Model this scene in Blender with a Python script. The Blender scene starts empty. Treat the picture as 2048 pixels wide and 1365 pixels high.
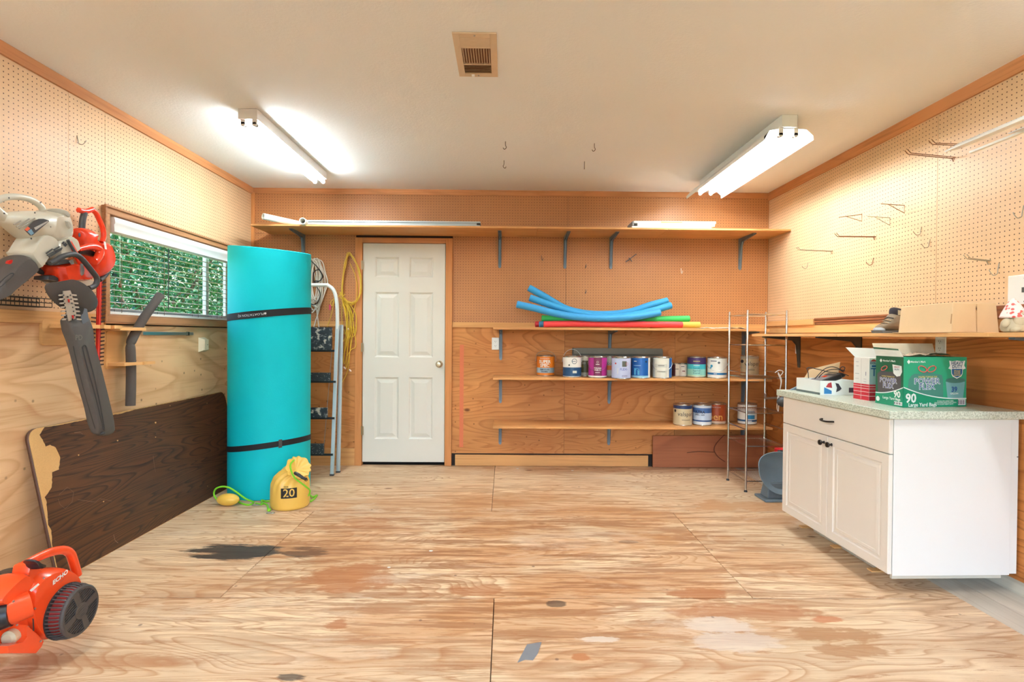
import bpy, math, random
from mathutils import Vector, Matrix, Euler
R = math.radians
C = bpy.context.scene.collection
V = Vector
# ------------------------------------------------------------------ camera
FPX, YAW, PIT, ROL, HC = 1069.11, .0119, -.0101, -.0073, 1.2229
D, XL, XR, H = 5.0064, -2.3613, 2.4648, 2.578      # back wall, side walls, ceiling height
_f = V((math.sin(YAW)*math.cos(PIT), math.cos(YAW)*math.cos(PIT), math.sin(PIT)))
_r0 = V((math.cos(YAW), -math.sin(YAW), 0)); _d0 = _f.cross(_r0)
_r = _r0*math.cos(ROL) + _d0*math.sin(ROL); _d = _d0*math.cos(ROL) - _r0*math.sin(ROL)
cam = bpy.data.cameras.new('camera'); cam.sensor_width = 36; cam.lens = FPX/2048*36
camo = bpy.data.objects.new('camera', cam); C.objects.link(camo)
mw = Matrix((( _r.x, -_d.x, -_f.x, 0), (_r.y, -_d.y, -_f.y, 0), (_r.z, -_d.z, -_f.z, HC), (0, 0, 0, 1)))
camo.matrix_world = mw; cam.clip_start = .05
bpy.context.scene.camera = camo
O = V((0, 0, HC))
def ray(x, y): return _f + _r*((x-1024)/FPX) + _d*((y-682.5)/FPX)
def onY(x, y, Y): v = ray(x, y); return O + v*(Y/v.y)
def onX(x, y, X): v = ray(x, y); return O + v*(X/v.x)
def onZ(x, y, Z): v = ray(x, y); return O + v*((Z-HC)/v.z)
# ------------------------------------------------------------------ world, lights, exposure
sc = bpy.context.scene
sc.view_settings.view_transform = 'Standard'; sc.view_settings.look = 'None'
sc.view_settings.gamma = 1; sc.view_settings.use_curve_mapping = False
sc.view_settings.exposure = 1.19
TUBE = 36.0
w = bpy.data.worlds.new('sky'); sc.world = w; w.use_nodes = True
nt = w.node_tree; bg = nt.nodes['Background']
st = nt.nodes.new('ShaderNodeTexSky'); st.sky_type = 'NISHITA'; st.sun_disc = False
st.sun_elevation = R(38); st.sun_rotation = R(30); st.dust_density = 3.5; st.ozone_density = .6
nt.links.new(st.outputs[0], bg.inputs[0]); bg.inputs[1].default_value = .85
sun = bpy.data.lights.new('sun', 'SUN'); sun.energy = 2.5; sun.angle = R(1); sun.color = (1, .94, .84)
so = bpy.data.objects.new('sun', sun); C.objects.link(so)
so.rotation_euler = V((.45, .75, .9)).to_track_quat('Z', 'Y').to_euler()      # stands high behind the back wall
def portal(loc, rot, sx, sy):
    l = bpy.data.lights.new('sky_portal', 'AREA'); l.shape = 'RECTANGLE'; l.size = sx; l.size_y = sy
    l.cycles.is_portal = True
    o = bpy.data.objects.new('sky_portal', l); C.objects.link(o); o.location = loc; o.rotation_euler = rot
portal((0.05, -1.36, 1.15), (R(90), 0, 0), 4.2, 2.2)
# ------------------------------------------------------------------ materials
MATS = {}
def nodes(name, rough=.6, metal=0, spec=.5):
    m = bpy.data.materials.new(name); m.use_nodes = True
    b = m.node_tree.nodes['Principled BSDF']
    b.inputs['Roughness'].default_value = rough; b.inputs['Metallic'].default_value = metal
    b.inputs['Specular IOR Level'].default_value = spec
    return m, m.node_tree, b
def N(t, ty, **k):
    n = t.nodes.new('ShaderNode'+ty)
    for a, v in k.items():
        if a in n.inputs: n.inputs[a].default_value = v
        else: setattr(n, a, v)
    return n
def L(t, a, b): t.links.new(a, b)
def mth(t, op, a, b=None, c=None):
    n = t.nodes.new('ShaderNodeMath'); n.operation = op
    for i, v in enumerate((a, b, c)):
        if v is None: continue
        if isinstance(v, (int, float)): n.inputs[i].default_value = v
        else: t.links.new(v, n.inputs[i])
    return n.outputs[0]
def mix(t, f, a, b, bt='MIX'):
    n = t.nodes.new('ShaderNodeMix'); n.data_type = 'RGBA'; n.blend_type = bt
    for s, v in ((n.inputs[0], f), (n.inputs[6], a), (n.inputs[7], b)):
        if isinstance(v, (int, float)): s.default_value = v
        elif isinstance(v, tuple): s.default_value = (*v[:3], 1)
        else: t.links.new(v, s)
    return n.outputs[2]
def ramp(t, f, stops):
    n = t.nodes.new('ShaderNodeValToRGB'); e = n.color_ramp.elements
    while len(e) < len(stops): e.new(.5)
    for q, (p, c) in zip(e, stops):
        q.position = p; q.color = (*c, 1) if len(c) == 3 else c
    t.links.new(f, n.inputs[0]); return n.outputs[0]
def s2l(c): return tuple((v/12.92 if v <= .04045 else ((v+.055)/1.055)**2.4) for v in c)
def rgb(r, g, b): return s2l((r/255, g/255, b/255))
def plain(name, col, rough=.5, metal=0, spec=.5, var=.06, vs=30, bump=0, bs=200, coat=0, trans=0):
    key = name
    if key in MATS: return MATS[key]
    m, t, b = nodes(name, rough, metal, spec)
    tc = N(t, 'TexCoord'); n = N(t, 'TexNoise', Scale=vs, Detail=3.0); L(t, tc.outputs['Object'], n.inputs['Vector'])
    lo = tuple(c*(1-var) for c in col); hi = tuple(min(1, c*(1+var)) for c in col)
    L(t, mix(t, n.outputs[0], lo, hi), b.inputs['Base Color'])
    if bump:
        n2 = N(t, 'TexNoise', Scale=bs, Detail=2.0); L(t, tc.outputs['Object'], n2.inputs['Vector'])
        bp = N(t, 'Bump', Strength=bump, Distance=.002); L(t, n2.outputs[0], bp.inputs['Height']); L(t, bp.outputs[0], b.inputs['Normal'])
    if coat: b.inputs['Coat Weight'].default_value = coat
    if trans: b.inputs['Transmission Weight'].default_value = trans
    MATS[key] = m; return m
def grainwood(name, base, dark, axis=0, rings=16, sx=.55, sy=3.2, ring_amt=.55, knots=.0, stain=None, rough=.55, rnd=True, streak=.35, spots=0, extra=None, plane=(0, 1), knot_scale=3.0, scl=1.0, redline=None):
    """rotary-cut veneer: contour lines of a stretched noise; grain runs along `axis`"""
    m, t, b = nodes(name, rough, 0, .3)
    tc = N(t, 'TexCoord'); src = tc.outputs['Object']
    if rnd:
        oi = N(t, 'ObjectInfo'); cmb = N(t, 'CombineXYZ')
        for i in range(3): L(t, mth(t, 'MULTIPLY', oi.outputs['Random'], 7.3+3.1*i), cmb.inputs[i])
        va = N(t, 'VectorMath', operation='ADD'); L(t, src, va.inputs[0]); L(t, cmb.outputs[0], va.inputs[1]); vec = va.outputs[0]
    else: vec = src
    def stretched(a, c, scale, det, dist=0.0, rgh=.5):
        mp = N(t, 'Mapping'); s = [c, c, c]; s[axis] = a; mp.inputs['Scale'].default_value = s; L(t, vec, mp.inputs[0])
        n = N(t, 'TexNoise', Scale=scale, Detail=det, Roughness=rgh, Distortion=dist); L(t, mp.outputs[0], n.inputs['Vector']); return n.outputs[0]
    big = stretched(sx*scl, sy*scl, 1.0, 2.0, .6, .45)
    ph = mth(t, 'FRACT', mth(t, 'MULTIPLY', big, rings))
    line = ramp(t, ph, [(0, (0, 0, 0)), (.55, (.25,)*3), (.86, (1,)*3), (.95, (.2,)*3), (1, (0, 0, 0))])
    st_ = stretched(1.6*scl, 60*scl, 1.0, 3.0, 0, .6)
    tone = stretched(.7*scl, 2.4*scl, 1.0, 2.0)
    col = mix(t, ramp(t, tone, [(.3, (0,)*3), (.7, (1,)*3)]), tuple(c*.86 for c in base), tuple(min(1, c*1.12) for c in base))
    col = mix(t, mth(t, 'MULTIPLY', line, ring_amt), col, dark)
    col = mix(t, mth(t, 'MULTIPLY', ramp(t, st_, [(.52, (0,)*3), (.72, (1,)*3)]), streak), col, dark)
    if knots:
        mp = N(t, 'Mapping'); s = [1, 1, 1]; s[axis] = .55; mp.inputs['Scale'].default_value = s; L(t, vec, mp.inputs[0])
        vo = N(t, 'TexVoronoi', Scale=knot_scale, Randomness=1.0); L(t, mp.outputs[0], vo.inputs['Vector'])
        kd = mth(t, 'DIVIDE', vo.outputs['Distance'], knots)
        col = mix(t, ramp(t, kd, [(.0, (1,)*3), (.5, (.85,)*3), (1, (0,)*3)]), col, tuple(c*.35 for c in dark))
    if spots:
        vo = N(t, 'TexVoronoi', Scale=11.0, Randomness=1.0); L(t, vec, vo.inputs['Vector'])
        col = mix(t, ramp(t, mth(t, 'DIVIDE', vo.outputs['Distance'], spots), [(0, (.8,)*3), (.6, (.5,)*3), (1, (0,)*3)]), col, tuple(c*.2 for c in dark))
    if extra: col = extra(t, tc, col, stretched)
    L(t, col, b.inputs['Base Color'])
    bp = N(t, 'Bump', Strength=.25, Distance=.0015); L(t, mth(t, 'ADD', line, st_), bp.inputs['Height']); L(t, bp.outputs[0], b.inputs['Normal'])
    MATS[name] = m; return m
# floor: worn stained plywood; stains have fixed shapes on the boards
def floor_extra(t, tc, col, stretched):
    sep = N(t, 'SeparateXYZ'); L(t, tc.outputs['Object'], sep.inputs[0])
    X, Y = sep.outputs[0], sep.outputs[1]
    n1 = N(t, 'TexNoise', Scale=2.1, Detail=6.0, Roughness=.62, Distortion=.5)
    mp = N(t, 'Mapping'); mp.inputs['Scale'].default_value = (.55, 1.5, 1); L(t, tc.outputs['Object'], mp.inputs[0]); L(t, mp.outputs[0], n1.inputs['Vector'])
    fl2 = stretched(3.2, 34.0, 1.0, 6.0, .5, .75)
    col = mix(t, mth(t, 'MULTIPLY', ramp(t, fl2, [(.55, (0,)*3), (.62, (1,)*3)]), .62), col, rgb(164, 106, 60))
    # broad orange-brown wear towards the middle of the room
    blot = ramp(t, n1.outputs[0], [(.44, (0,)*3), (.52, (.7,)*3), (.64, (1,)*3)])
    rx = mth(t, 'DIVIDE', mth(t, 'SUBTRACT', X, .05), 2.0); ry = mth(t, 'DIVIDE', mth(t, 'SUBTRACT', Y, 3.1), 1.35)
    rr = mth(t, 'ADD', mth(t, 'MULTIPLY', rx, rx), mth(t, 'MULTIPLY', ry, ry))
    zone = ramp(t, rr, [(0, (1,)*3), (.45, (.8,)*3), (1.0, (.22,)*3)])
    col = mix(t, mth(t, 'MULTIPLY', mth(t, 'MULTIPLY', blot, zone), .72), col, rgb(192, 130, 76))
    fine = stretched(2.0, 26.0, 1.0, 5.0, .3, .7)
    col = mix(t, mth(t, 'MULTIPLY', mth(t, 'MULTIPLY', ramp(t, fine, [(.48, (0,)*3), (.55, (1,)*3)]), zone), .8), col, rgb(154, 98, 54))
    edge = N(t, 'TexNoise', Scale=5.0, Detail=6.0, Roughness=.75); mp2 = N(t, 'Mapping'); mp2.inputs['Scale'].default_value = (.5, 4.2, 1)
    L(t, tc.outputs['Object'], mp2.inputs[0]); L(t, mp2.outputs[0], edge.inputs['Vector'])
    en = mth(t, 'MULTIPLY', mth(t, 'SUBTRACT', edge.outputs[0], .5), 5.5)
    ed2 = N(t, 'TexNoise', Scale=7.0, Detail=5.0, Roughness=.6); L(t, tc.outputs['Object'], ed2.inputs['Vector'])
    en2 = mth(t, 'MULTIPLY', mth(t, 'SUBTRACT', ed2.outputs[0], .5), 3.0)
    en2 = mth(t, 'ADD', en2, mth(t, 'MULTIPLY', mth(t, 'SUBTRACT', edge.outputs[0], .5), 2.5))
    for (x, y, sx, sy, c, s, nn) in FLOOR_STAINS:
        ex = mth(t, 'DIVIDE', mth(t, 'SUBTRACT', X, x), sx); ey = mth(t, 'DIVIDE', mth(t, 'SUBTRACT', Y, y), sy)
        q = mth(t, 'ADD', mth(t, 'ADD', mth(t, 'MULTIPLY', ex, ex), mth(t, 'MULTIPLY', ey, ey)), en if nn else en2)
        col = mix(t, mth(t, 'MULTIPLY', ramp(t, q, [(.66, (1,)*3), (1.0, (0,)*3)]), s), col, c)
    pn = N(t, 'TexNoise', Scale=1.7, Detail=7.0, Roughness=.7, Distortion=.8); L(t, mp.outputs[0], pn.inputs['Vector'])
    col = mix(t, mth(t, 'MULTIPLY', ramp(t, pn.outputs[0], [(.56, (0,)*3), (.64, (1,)*3)]), .38), col, rgb(232, 214, 190))
    vo = N(t, 'TexVoronoi', Scale=5.5, Randomness=1.0); L(t, tc.outputs['Object'], vo.inputs['Vector'])
    col = mix(t, mth(t, 'MULTIPLY', ramp(t, vo.outputs['Distance'], [(.03, (1,)*3), (.055, (0,)*3)]), .7), col, rgb(112, 74, 58))
    return col
BLK = rgb(50, 44, 42); BRN = rgb(176, 112, 66); BR2 = rgb(150, 98, 60); PAL = rgb(226, 214, 200)
FLOOR_STAINS = []
for (px, py, wx, wy, c, s, nn) in [
    (470, 1104, .26, .115, BLK, .93, 1), (612, 1106, .13, .085, BLK, .9, 1), (640, 1103, .2, .1, BR2, .5, 1),
    (700, 1155, .24, .17, BRN, .75, 0), (672, 1252, .06, .05, BRN, .8, 0), (745, 1045, .18, .10, BRN, .5, 0),
    (950, 1180, .14, .06, BRN, .7, 0), (1400, 1188, .16, .055, BRN, .85, 0), (1500, 1225, .34, .08, BRN, .6, 0),
    (1665, 1270, .20, .06, rgb(172, 124, 80), .8, 0), (1700, 1302, .13, .045, rgb(172, 124, 80), .75, 0),
    (1440, 1250, .16, .06, PAL, .7, 0), (1470, 1285, .2, .07, PAL, .55, 0), (1190, 1280, .09, .025, PAL, .8, 0),
    (1165, 1315, .045, .03, rgb(190, 124, 78), .9, 0), (1490, 1012, .4, .13, rgb(196, 144, 98), .7, 0),
    (1560, 1040, .3, .10, rgb(186, 134, 90), .6, 0), (585, 1355, .06, .025, BLK, .75, 1), (1112, 1208, .05, .03, BLK, .7, 0),
    (1280, 1082, .25, .12, rgb(200, 146, 94), .4, 0), (1000, 1010, 1.3, .3, rgb(202, 150, 104), .35, 0),
    (150, 1320, .5, .05, rgb(176, 124, 84), .6, 1), (1655, 1240, .09, .03, rgb(196, 116, 70), .7, 0), (1255, 1085, .06, .03, BLK, .4, 0)]:
    q = onZ(px, py, 0); FLOOR_STAINS.append((q.x, q.y, wx, wy, c, s, nn))
M_floor = grainwood('stained_floor_plywood', rgb(238, 214, 178), rgb(176, 120, 72), axis=0, rings=30, sx=.6, sy=3.6, ring_amt=.62, streak=.38, rough=.5, extra=floor_extra, knots=.05, knot_scale=2.2)
M_grey = grainwood('grey_floor_board', rgb(214, 206, 190), rgb(170, 158, 138), axis=1, rings=8, ring_amt=.25, streak=.3, rough=.6)
def wall_extra(t, tc, col, stretched):
    n1 = N(t, 'TexNoise', Scale=1.6, Detail=4.0, Roughness=.6); L(t, tc.outputs['Object'], n1.inputs['Vector'])
    return mix(t, mth(t, 'MULTIPLY', ramp(t, n1.outputs[0], [(.48, (0,)*3), (.66, (1,)*3)]), .45), col, rgb(186, 108, 54))
M_plyB = grainwood('orange_plywood', rgb(206, 142, 82), rgb(150, 84, 38), axis=0, rings=22, sx=.8, sy=3.2, ring_amt=.5, streak=.3, knots=.045, knot_scale=2.3, spots=.10, extra=wall_extra)
M_plyS = grainwood('side_plywood', rgb(232, 194, 148), rgb(176, 112, 62), axis=1, rings=12, sx=.6, sy=2.4, ring_amt=.4, streak=.35, knots=.05, knot_scale=1.7, spots=.12, extra=wall_extra)
M_plyR = grainwood('right_plywood', rgb(208, 134, 70), rgb(136, 70, 28), axis=1, rings=12, sx=.5, sy=4.2, ring_amt=.6, streak=.4, knots=.05, knot_scale=2.0, extra=wall_extra)
M_trim = grainwood('trim_wood', rgb(206, 142, 92), rgb(150, 92, 52), axis=0, rings=6, sx=.5, sy=5, ring_amt=.25, streak=.5)
M_trimY = grainwood('trim_wood_side', rgb(206, 142, 92), rgb(150, 92, 52), axis=1, rings=6, sx=.5, sy=5, ring_amt=.25, streak=.5)
M_case = grainwood('casing_wood', rgb(214, 146, 88), rgb(176, 108, 58), axis=2, rings=5, sx=.5, sy=6, ring_amt=.3, streak=.4)
M_pine = grainwood('pine_board', rgb(226, 170, 108), rgb(176, 114, 62), axis=0, rings=9, sx=.4, sy=5, ring_amt=.35, streak=.4, knots=.03, knot_scale=2.0)
M_pineY = grainwood('pine_board_side', rgb(230, 178, 118), rgb(184, 122, 66), axis=1, rings=9, sx=.4, sy=5, ring_amt=.3, streak=.4, knots=.03, knot_scale=2.0)
M_shelf = grainwood('shelf_wood', rgb(216, 158, 98), rgb(168, 106, 56), axis=0, rings=8, sx=.4, sy=4, ring_amt=.3, streak=.35)
M_winwood = grainwood('window_wood', rgb(176, 128, 88), rgb(116, 76, 46), axis=1, rings=5, sx=.5, sy=12, ring_amt=.3, streak=.6)
M_redboard = grainwood('reddish_board', rgb(172, 106, 70), rgb(112, 60, 36), axis=0, rings=5, sx=.5, sy=3, ring_amt=.3, streak=.35, knots=.02)
M_darkstrip = grainwood('dark_brown_strip', rgb(150, 92, 56), rgb(104, 58, 32), axis=1, rings=6, sx=.3, sy=9, ring_amt=.4, streak=.6)
M_tan = grainwood('birch_rack_wood', rgb(228, 178, 118), rgb(196, 142, 84), axis=1, rings=6, sx=.6, sy=4, ring_amt=.25, streak=.3)
M_walnut = grainwood('woodgrain_laminate', rgb(98, 64, 42), rgb(48, 36, 32), axis=1, rings=30, sx=.5, sy=5.0, ring_amt=.9, streak=.7, rough=.38)
def pegboard(name, ax, base):
    m, t, b = nodes(name, .45, 0, .4)
    tc = N(t, 'TexCoord'); sep = N(t, 'SeparateXYZ'); L(t, tc.outputs['Object'], sep.inputs[0])
    d = []
    for i in (ax, 2):
        f = mth(t, 'SUBTRACT', mth(t, 'FRACT', mth(t, 'ADD', mth(t, 'DIVIDE', sep.outputs[i], .0254), .31)), .5)
        d.append(mth(t, 'MULTIPLY', f, f))
    r = mth(t, 'SQRT', mth(t, 'ADD', d[0], d[1]))
    hole = mth(t, 'LESS_THAN', r, .125)
    n = N(t, 'TexNoise', Scale=1.3, Detail=5.0, Roughness=.6); L(t, tc.outputs['Object'], n.inputs['Vector'])
    n2 = N(t, 'TexNoise', Scale=120.0, Detail=2.0); L(t, tc.outputs['Object'], n2.inputs['Vector'])
    col = mix(t, ramp(t, n.outputs[0], [(.35, (0,)*3), (.7, (1,)*3)]), tuple(c*.9 for c in base), tuple(min(1, c*1.1) for c in base))
    col = mix(t, mth(t, 'MULTIPLY', n2.outputs[0], .3), col, tuple(c*.8 for c in base))
    col = mix(t, hole, col, rgb(84, 50, 30))
    L(t, col, b.inputs['Base Color'])
    bp = N(t, 'Bump', Strength=.8, Distance=.003); L(t, mth(t, 'SUBTRACT', 1.0, hole), bp.inputs['Height']); L(t, bp.outputs[0], b.inputs['Normal'])
    return m
M_pegX = pegboard('pegboard_back', 0, rgb(192, 132, 84)); M_pegY = pegboard('pegboard_side', 1, rgb(228, 190, 148))
m, t, b = nodes('ceiling_paint', .85, 0, .2); M_ceil = m
tc = N(t, 'TexCoord'); n = N(t, 'TexNoise', Scale=.9, Detail=3.0); L(t, tc.outputs['Object'], n.inputs['Vector'])
L(t, mix(t, n.outputs[0], rgb(234, 234, 232), rgb(244, 244, 242)), b.inputs['Base Color'])
n = N(t, 'TexNoise', Scale=70.0, Detail=4.0, Roughness=.6); L(t, tc.outputs['Object'], n.inputs['Vector'])
bp = N(t, 'Bump', Strength=.35, Distance=.004); L(t, n.outputs[0], bp.inputs['Height']); L(t, bp.outputs[0], b.inputs['Normal'])
W_ = rgb(240, 238, 230)
M_white = plain('white_enamel', rgb(238, 238, 234), .35, var=.02)
M_door = plain('door_paint', rgb(224, 221, 210), .42, var=.025, vs=3)
M_cab = plain('cabinet_thermofoil', rgb(238, 230, 218), .32, var=.015, vs=2)
M_cabside = plain('cabinet_side', rgb(240, 240, 236), .3, var=.01, vs=2)
M_cream = plain('cream_plastic', rgb(232, 222, 192), .35)
M_black = plain('black_plastic', rgb(36, 36, 38), .38, var=.1)
M_blkmat = plain('black_webbing', rgb(22, 22, 26), .7, bump=.4, bs=400)
M_dgrey = plain('dark_grey_plastic', rgb(70, 72, 74), .42, var=.08)
M_foamgrey = plain('grey_pipe_foam', rgb(86, 80, 76), .8, bump=.3, bs=120)
M_org = plain('orange_plastic', rgb(240, 78, 30), .25, coat=.4, var=.03)
M_red = plain('red_orange_plastic', rgb(236, 62, 28), .25, coat=.4, var=.04)
M_redmetal = plain('red_painted_blade', rgb(190, 28, 22), .3, var=.06)
M_bone = plain('ivory_grey_plastic', rgb(206, 202, 186), .3, coat=.3, var=.03)
M_gmetal = plain('grey_bracket_steel', rgb(122, 138, 150), .4, .35, var=.05)
M_chrome = plain('chrome_wire', rgb(196, 194, 190), .18, 1.0, var=.02)
M_alu = plain('aluminium', rgb(190, 198, 200), .35, .8, var=.03)
M_steel = plain('bare_steel', rgb(176, 176, 172), .3, .9, var=.05)
M_rust = plain('rusty_wire', rgb(140, 92, 62), .5, .5, var=.15)
M_brass = plain('satin_nickel', rgb(190, 176, 150), .28, 1.0)
M_bronze = plain('dark_bronze', rgb(52, 46, 44), .3, .8)
M_card = plain('cardboard', rgb(226, 194, 152), .75, var=.05, vs=12, bump=.1)
M_dark = plain('dark_gap', rgb(40, 30, 24), .8)
# ------------------------------------------------------------------ mesh builder
WM = {}
def _m4(loc, rz): return Matrix.Translation(V(loc)) @ Matrix.Rotation(rz, 4, 'Z')
def T(name, label, cat, loc=(0, 0, 0), rz=0, group=None):
    o = bpy.data.objects.new(name, None); C.objects.link(o); o.location = loc; o.rotation_euler = (0, 0, rz)
    o.empty_display_size = .05
    o['label'] = label; o['category'] = cat
    if group: o['group'] = group
    WM[o] = _m4(loc, rz); return o
def tag(o, label, cat, group=None):
    o['label'] = label; o['category'] = cat
    if group: o['group'] = group
    return o
class MB:
    def __init__(s, mat=None): s.v = []; s.f = []; s.mi = []; s.mats = []; s.cur = 0; (mat and s.use(mat))
    def use(s, m):
        if m not in s.mats: s.mats.append(m)
        s.cur = s.mats.index(m); return s
    def add(s, vs, fs):
        k = len(s.v); s.v += [V(p) for p in vs]
        for f in fs: s.f.append([i+k for i in f]); s.mi.append(s.cur)
        return s
    def hexa(s, p):   # 8 points: bottom ring 0-3, top ring 4-7
        return s.add(p, [(3, 2, 1, 0), (4, 5, 6, 7), (0, 1, 5, 4), (1, 2, 6, 5), (2, 3, 7, 6), (3, 0, 4, 7)])
    def box(s, x0, x1, y0, y1, z0, z1, mt=None):
        p = [V(q) for q in ((x0, y0, z0), (x1, y0, z0), (x1, y1, z0), (x0, y1, z0), (x0, y0, z1), (x1, y0, z1), (x1, y1, z1), (x0, y1, z1))]
        if mt: p = [mt @ q for q in p]
        return s.hexa(p)
    def prism(s, poly, ext):   # poly: 3-D points, ext: vector
        n = len(poly); e = V(ext); P = [V(p) for p in poly]
        nrm = V((0, 0, 0))
        for i in range(n): nrm += P[i].cross(P[(i+1) % n])
        fl = nrm.dot(e) > 0
        a = list(range(n)); bb = list(range(n, 2*n))
        fs = [a[::-1] if fl else a, bb if fl else bb[::-1]]
        for i in range(n):
            j = (i+1) % n
            fs.append((i, j, n+j, n+i) if fl else (j, i, n+i, n+j))
        return s.add(P+[p+e for p in P], fs)
    def tube(s, path, r, seg=8, closed=False, caps=True, flat=1.0, up=None):
        P = [V(p) for p in path]; n = len(P)
        rs = r if isinstance(r, (list, tuple)) else [r]*n
        vs = []; prev = None
        for i in range(n):
            if closed: tg = P[(i+1) % n]-P[i-1]
            else: tg = P[min(i+1, n-1)]-P[max(i-1, 0)]
            if tg.length < 1e-9: tg = V((0, 0, 1))
            tg.normalize()
            if prev is None:
                a = V(up) if up else (V((0, 0, 1)) if abs(tg.z) < .9 else V((1, 0, 0)))
                prev = (a - tg*a.dot(tg)).normalized()
            else:
                q = prev - tg*prev.dot(tg); prev = q.normalized() if q.length > 1e-6 else prev
            bn = tg.cross(prev)
            for k in range(seg):
                an = 2*math.pi*k/seg; vs.append(P[i]+prev*(math.cos(an)*rs[i]*flat)+bn*(math.sin(an)*rs[i]))
        fs = []
        m_ = n if closed else n-1
        for i in range(m_):
            j = (i+1) % n
            for k in range(seg):
                l = (k+1) % seg; fs.append((i*seg+k, i*seg+l, j*seg+l, j*seg+k))
        if caps and not closed: fs += [list(range(seg))[::-1], list(range((n-1)*seg, n*seg))]
        return s.add(vs, fs)
    def lathe(s, prof, c=(0, 0, 0), seg=24, rot=None, a0=0, a1=None, cap=True):
        c = V(c); vs = []; full = a1 is None; n = seg if full else seg+1
        for (r, z) in prof:
            for k in range(n):
                an = a0+(2*math.pi if full else a1-a0)*k/seg
                p = V((r*math.cos(an), r*math.sin(an), z)); vs.append(c+(rot @ p if rot else p))
        fs = []
        for i in range(len(prof)-1):
            for k in range(seg):
                l = (k+1) % n; fs.append((i*n+k, i*n+l, (i+1)*n+l, (i+1)*n+k))
        if full and cap:
            if prof[0][0] > 1e-6: fs.append(list(range(n))[::-1])
            if prof[-1][0] > 1e-6: fs.append(list(range((len(prof)-1)*n, len(prof)*n)))
        return s.add(vs, fs)
    def ell(s, c, rad, rot=None, seg=16, rings=10):
        pr = []; vs = []; c = V(c)
        for i in range(rings+1):
            th = math.pi*i/rings
            for k in range(seg):
                an = 2*math.pi*k/seg
                p = V((rad[0]*math.sin(th)*math.cos(an), rad[1]*math.sin(th)*math.sin(an), -rad[2]*math.cos(th)))
                vs.append(c+(rot @ p if rot else p))
        fs = [(i*seg+k, i*seg+(k+1) % seg, (i+1)*seg+(k+1) % seg, (i+1)*seg+k) for i in range(rings) for k in range(seg)]
        return s.add(vs, fs)
    def pillow(s, poly, n, th, layers=6, pw=2.6, amt=.35, sm=True):   # outline (3-D) swelled along n by +-th/2
        P = smoothpath(poly, 3, True) if sm and len(poly) > 7 else [V(p) for p in poly]; c = sum(P, V((0, 0, 0)))/len(P); n = V(n).normalized(); k = len(P)
        ar = V((0, 0, 0))
        for i in range(k): ar += (P[i]-c).cross(P[(i+1) % k]-c)
        if ar.dot(n) < 0: P = P[::-1]
        vs = []
        for i in range(layers+1):
            u = -1+2*i/layers; q = 1-amt*abs(u)**pw
            vs += [c+(p-c)*q+n*(u*th/2) for p in P]
        fs = [(i*k+j, i*k+(j+1) % k, (i+1)*k+(j+1) % k, (i+1)*k+j) for i in range(layers) for j in range(k)]
        fs += [list(range(k))[::-1], list(range(layers*k, (layers+1)*k))]
        return s.add(vs, fs)
    def grid(s, fn, nu, nv, th=0):
        vs = [fn(i/nu, j/nv) for i in range(nu+1) for j in range(nv+1)]
        fs = [(i*(nv+1)+j, (i+1)*(nv+1)+j, (i+1)*(nv+1)+j+1, i*(nv+1)+j+1) for i in range(nu) for j in range(nv)]
        return s.add(vs, fs)
    def text(s, body, size, fn, align='CENTER', bold=0, sx=1.0):
        key = (body, align, bold)
        if key not in TXT:
            cu = bpy.data.curves.new('text', 'FONT'); cu.body = body; cu.size = 1; cu.align_x = align; cu.align_y = 'CENTER'
            cu.resolution_u = 2; cu.offset = bold
            o = bpy.data.objects.new('text', cu); me = bpy.data.meshes.new_from_object(o)
            TXT[key] = ([tuple(v.co) for v in me.vertices], [tuple(p.vertices) for p in me.polygons])
            bpy.data.objects.remove(o); bpy.data.meshes.remove(me); bpy.data.curves.remove(cu)
        vs, fs = TXT[key]
        return s.add([fn(x*size*sx, y*size) for x, y, z in vs], fs)
    def obj(s, name, parent=None, local=False, smooth=True, ang=35, bevel=0, bseg=2, sub=0, label=None, kind=None, sol=0, inv=True):
        me = bpy.data.meshes.new(name)
        mi = WM[parent].inverted() if (parent is not None and not local) else Matrix.Identity(4)
        me.from_pydata([tuple(mi @ p) for p in s.v], [], s.f)
        for m_ in s.mats: me.materials.append(m_)
        me.polygons.foreach_set('material_index', s.mi); me.validate(); me.update()
        if smooth: me.shade_smooth(); me.set_sharp_from_angle(angle=R(ang))
        o = bpy.data.objects.new(name, me); C.objects.link(o)
        if parent is not None: o.parent = parent; WM[o] = WM[parent]
        else: WM[o] = Matrix.Identity(4)
        if sol: q = o.modifiers.new('thick', 'SOLIDIFY'); q.thickness = sol; q.offset = 0
        if bevel: q = o.modifiers.new('bevel', 'BEVEL'); q.width = bevel; q.segments = bseg; q.limit_method = 'ANGLE'; q.angle_limit = R(40)
        if sub: q = o.modifiers.new('sub', 'SUBSURF'); q.levels = q.render_levels = sub
        if label: o['label'] = label
        if kind: o['kind'] = kind
        return o
TXT = {}
def smoothpath(P, n=6, closed=False):
    P = [V(p) for p in P]; out = []; k = len(P)
    for i in range(k if closed else k-1):
        a = P[(i-1) % k] if closed or i > 0 else P[0]; b_ = P[i]; c = P[(i+1) % k]; d = P[(i+2) % k] if closed or i+2 < k else P[-1]
        for j in range(n):
            u = j/n; out.append(.5*((2*b_)+(c-a)*u+(2*a-5*b_+4*c-d)*u*u+(3*b_-a-3*c+d)*u**3))
    if not closed: out.append(P[-1])
    return out
def struct(mb, name, parent=None, **k): 
    o = mb.obj(name, parent, **k)
    o['kind'] = 'structure'; return o
def SE(name):   # empty that carries a piece of the setting
    o = bpy.data.objects.new(name, None); C.objects.link(o); o['kind'] = 'structure'; WM[o] = Matrix.Identity(4); o.empty_display_size = .05; return o
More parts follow.
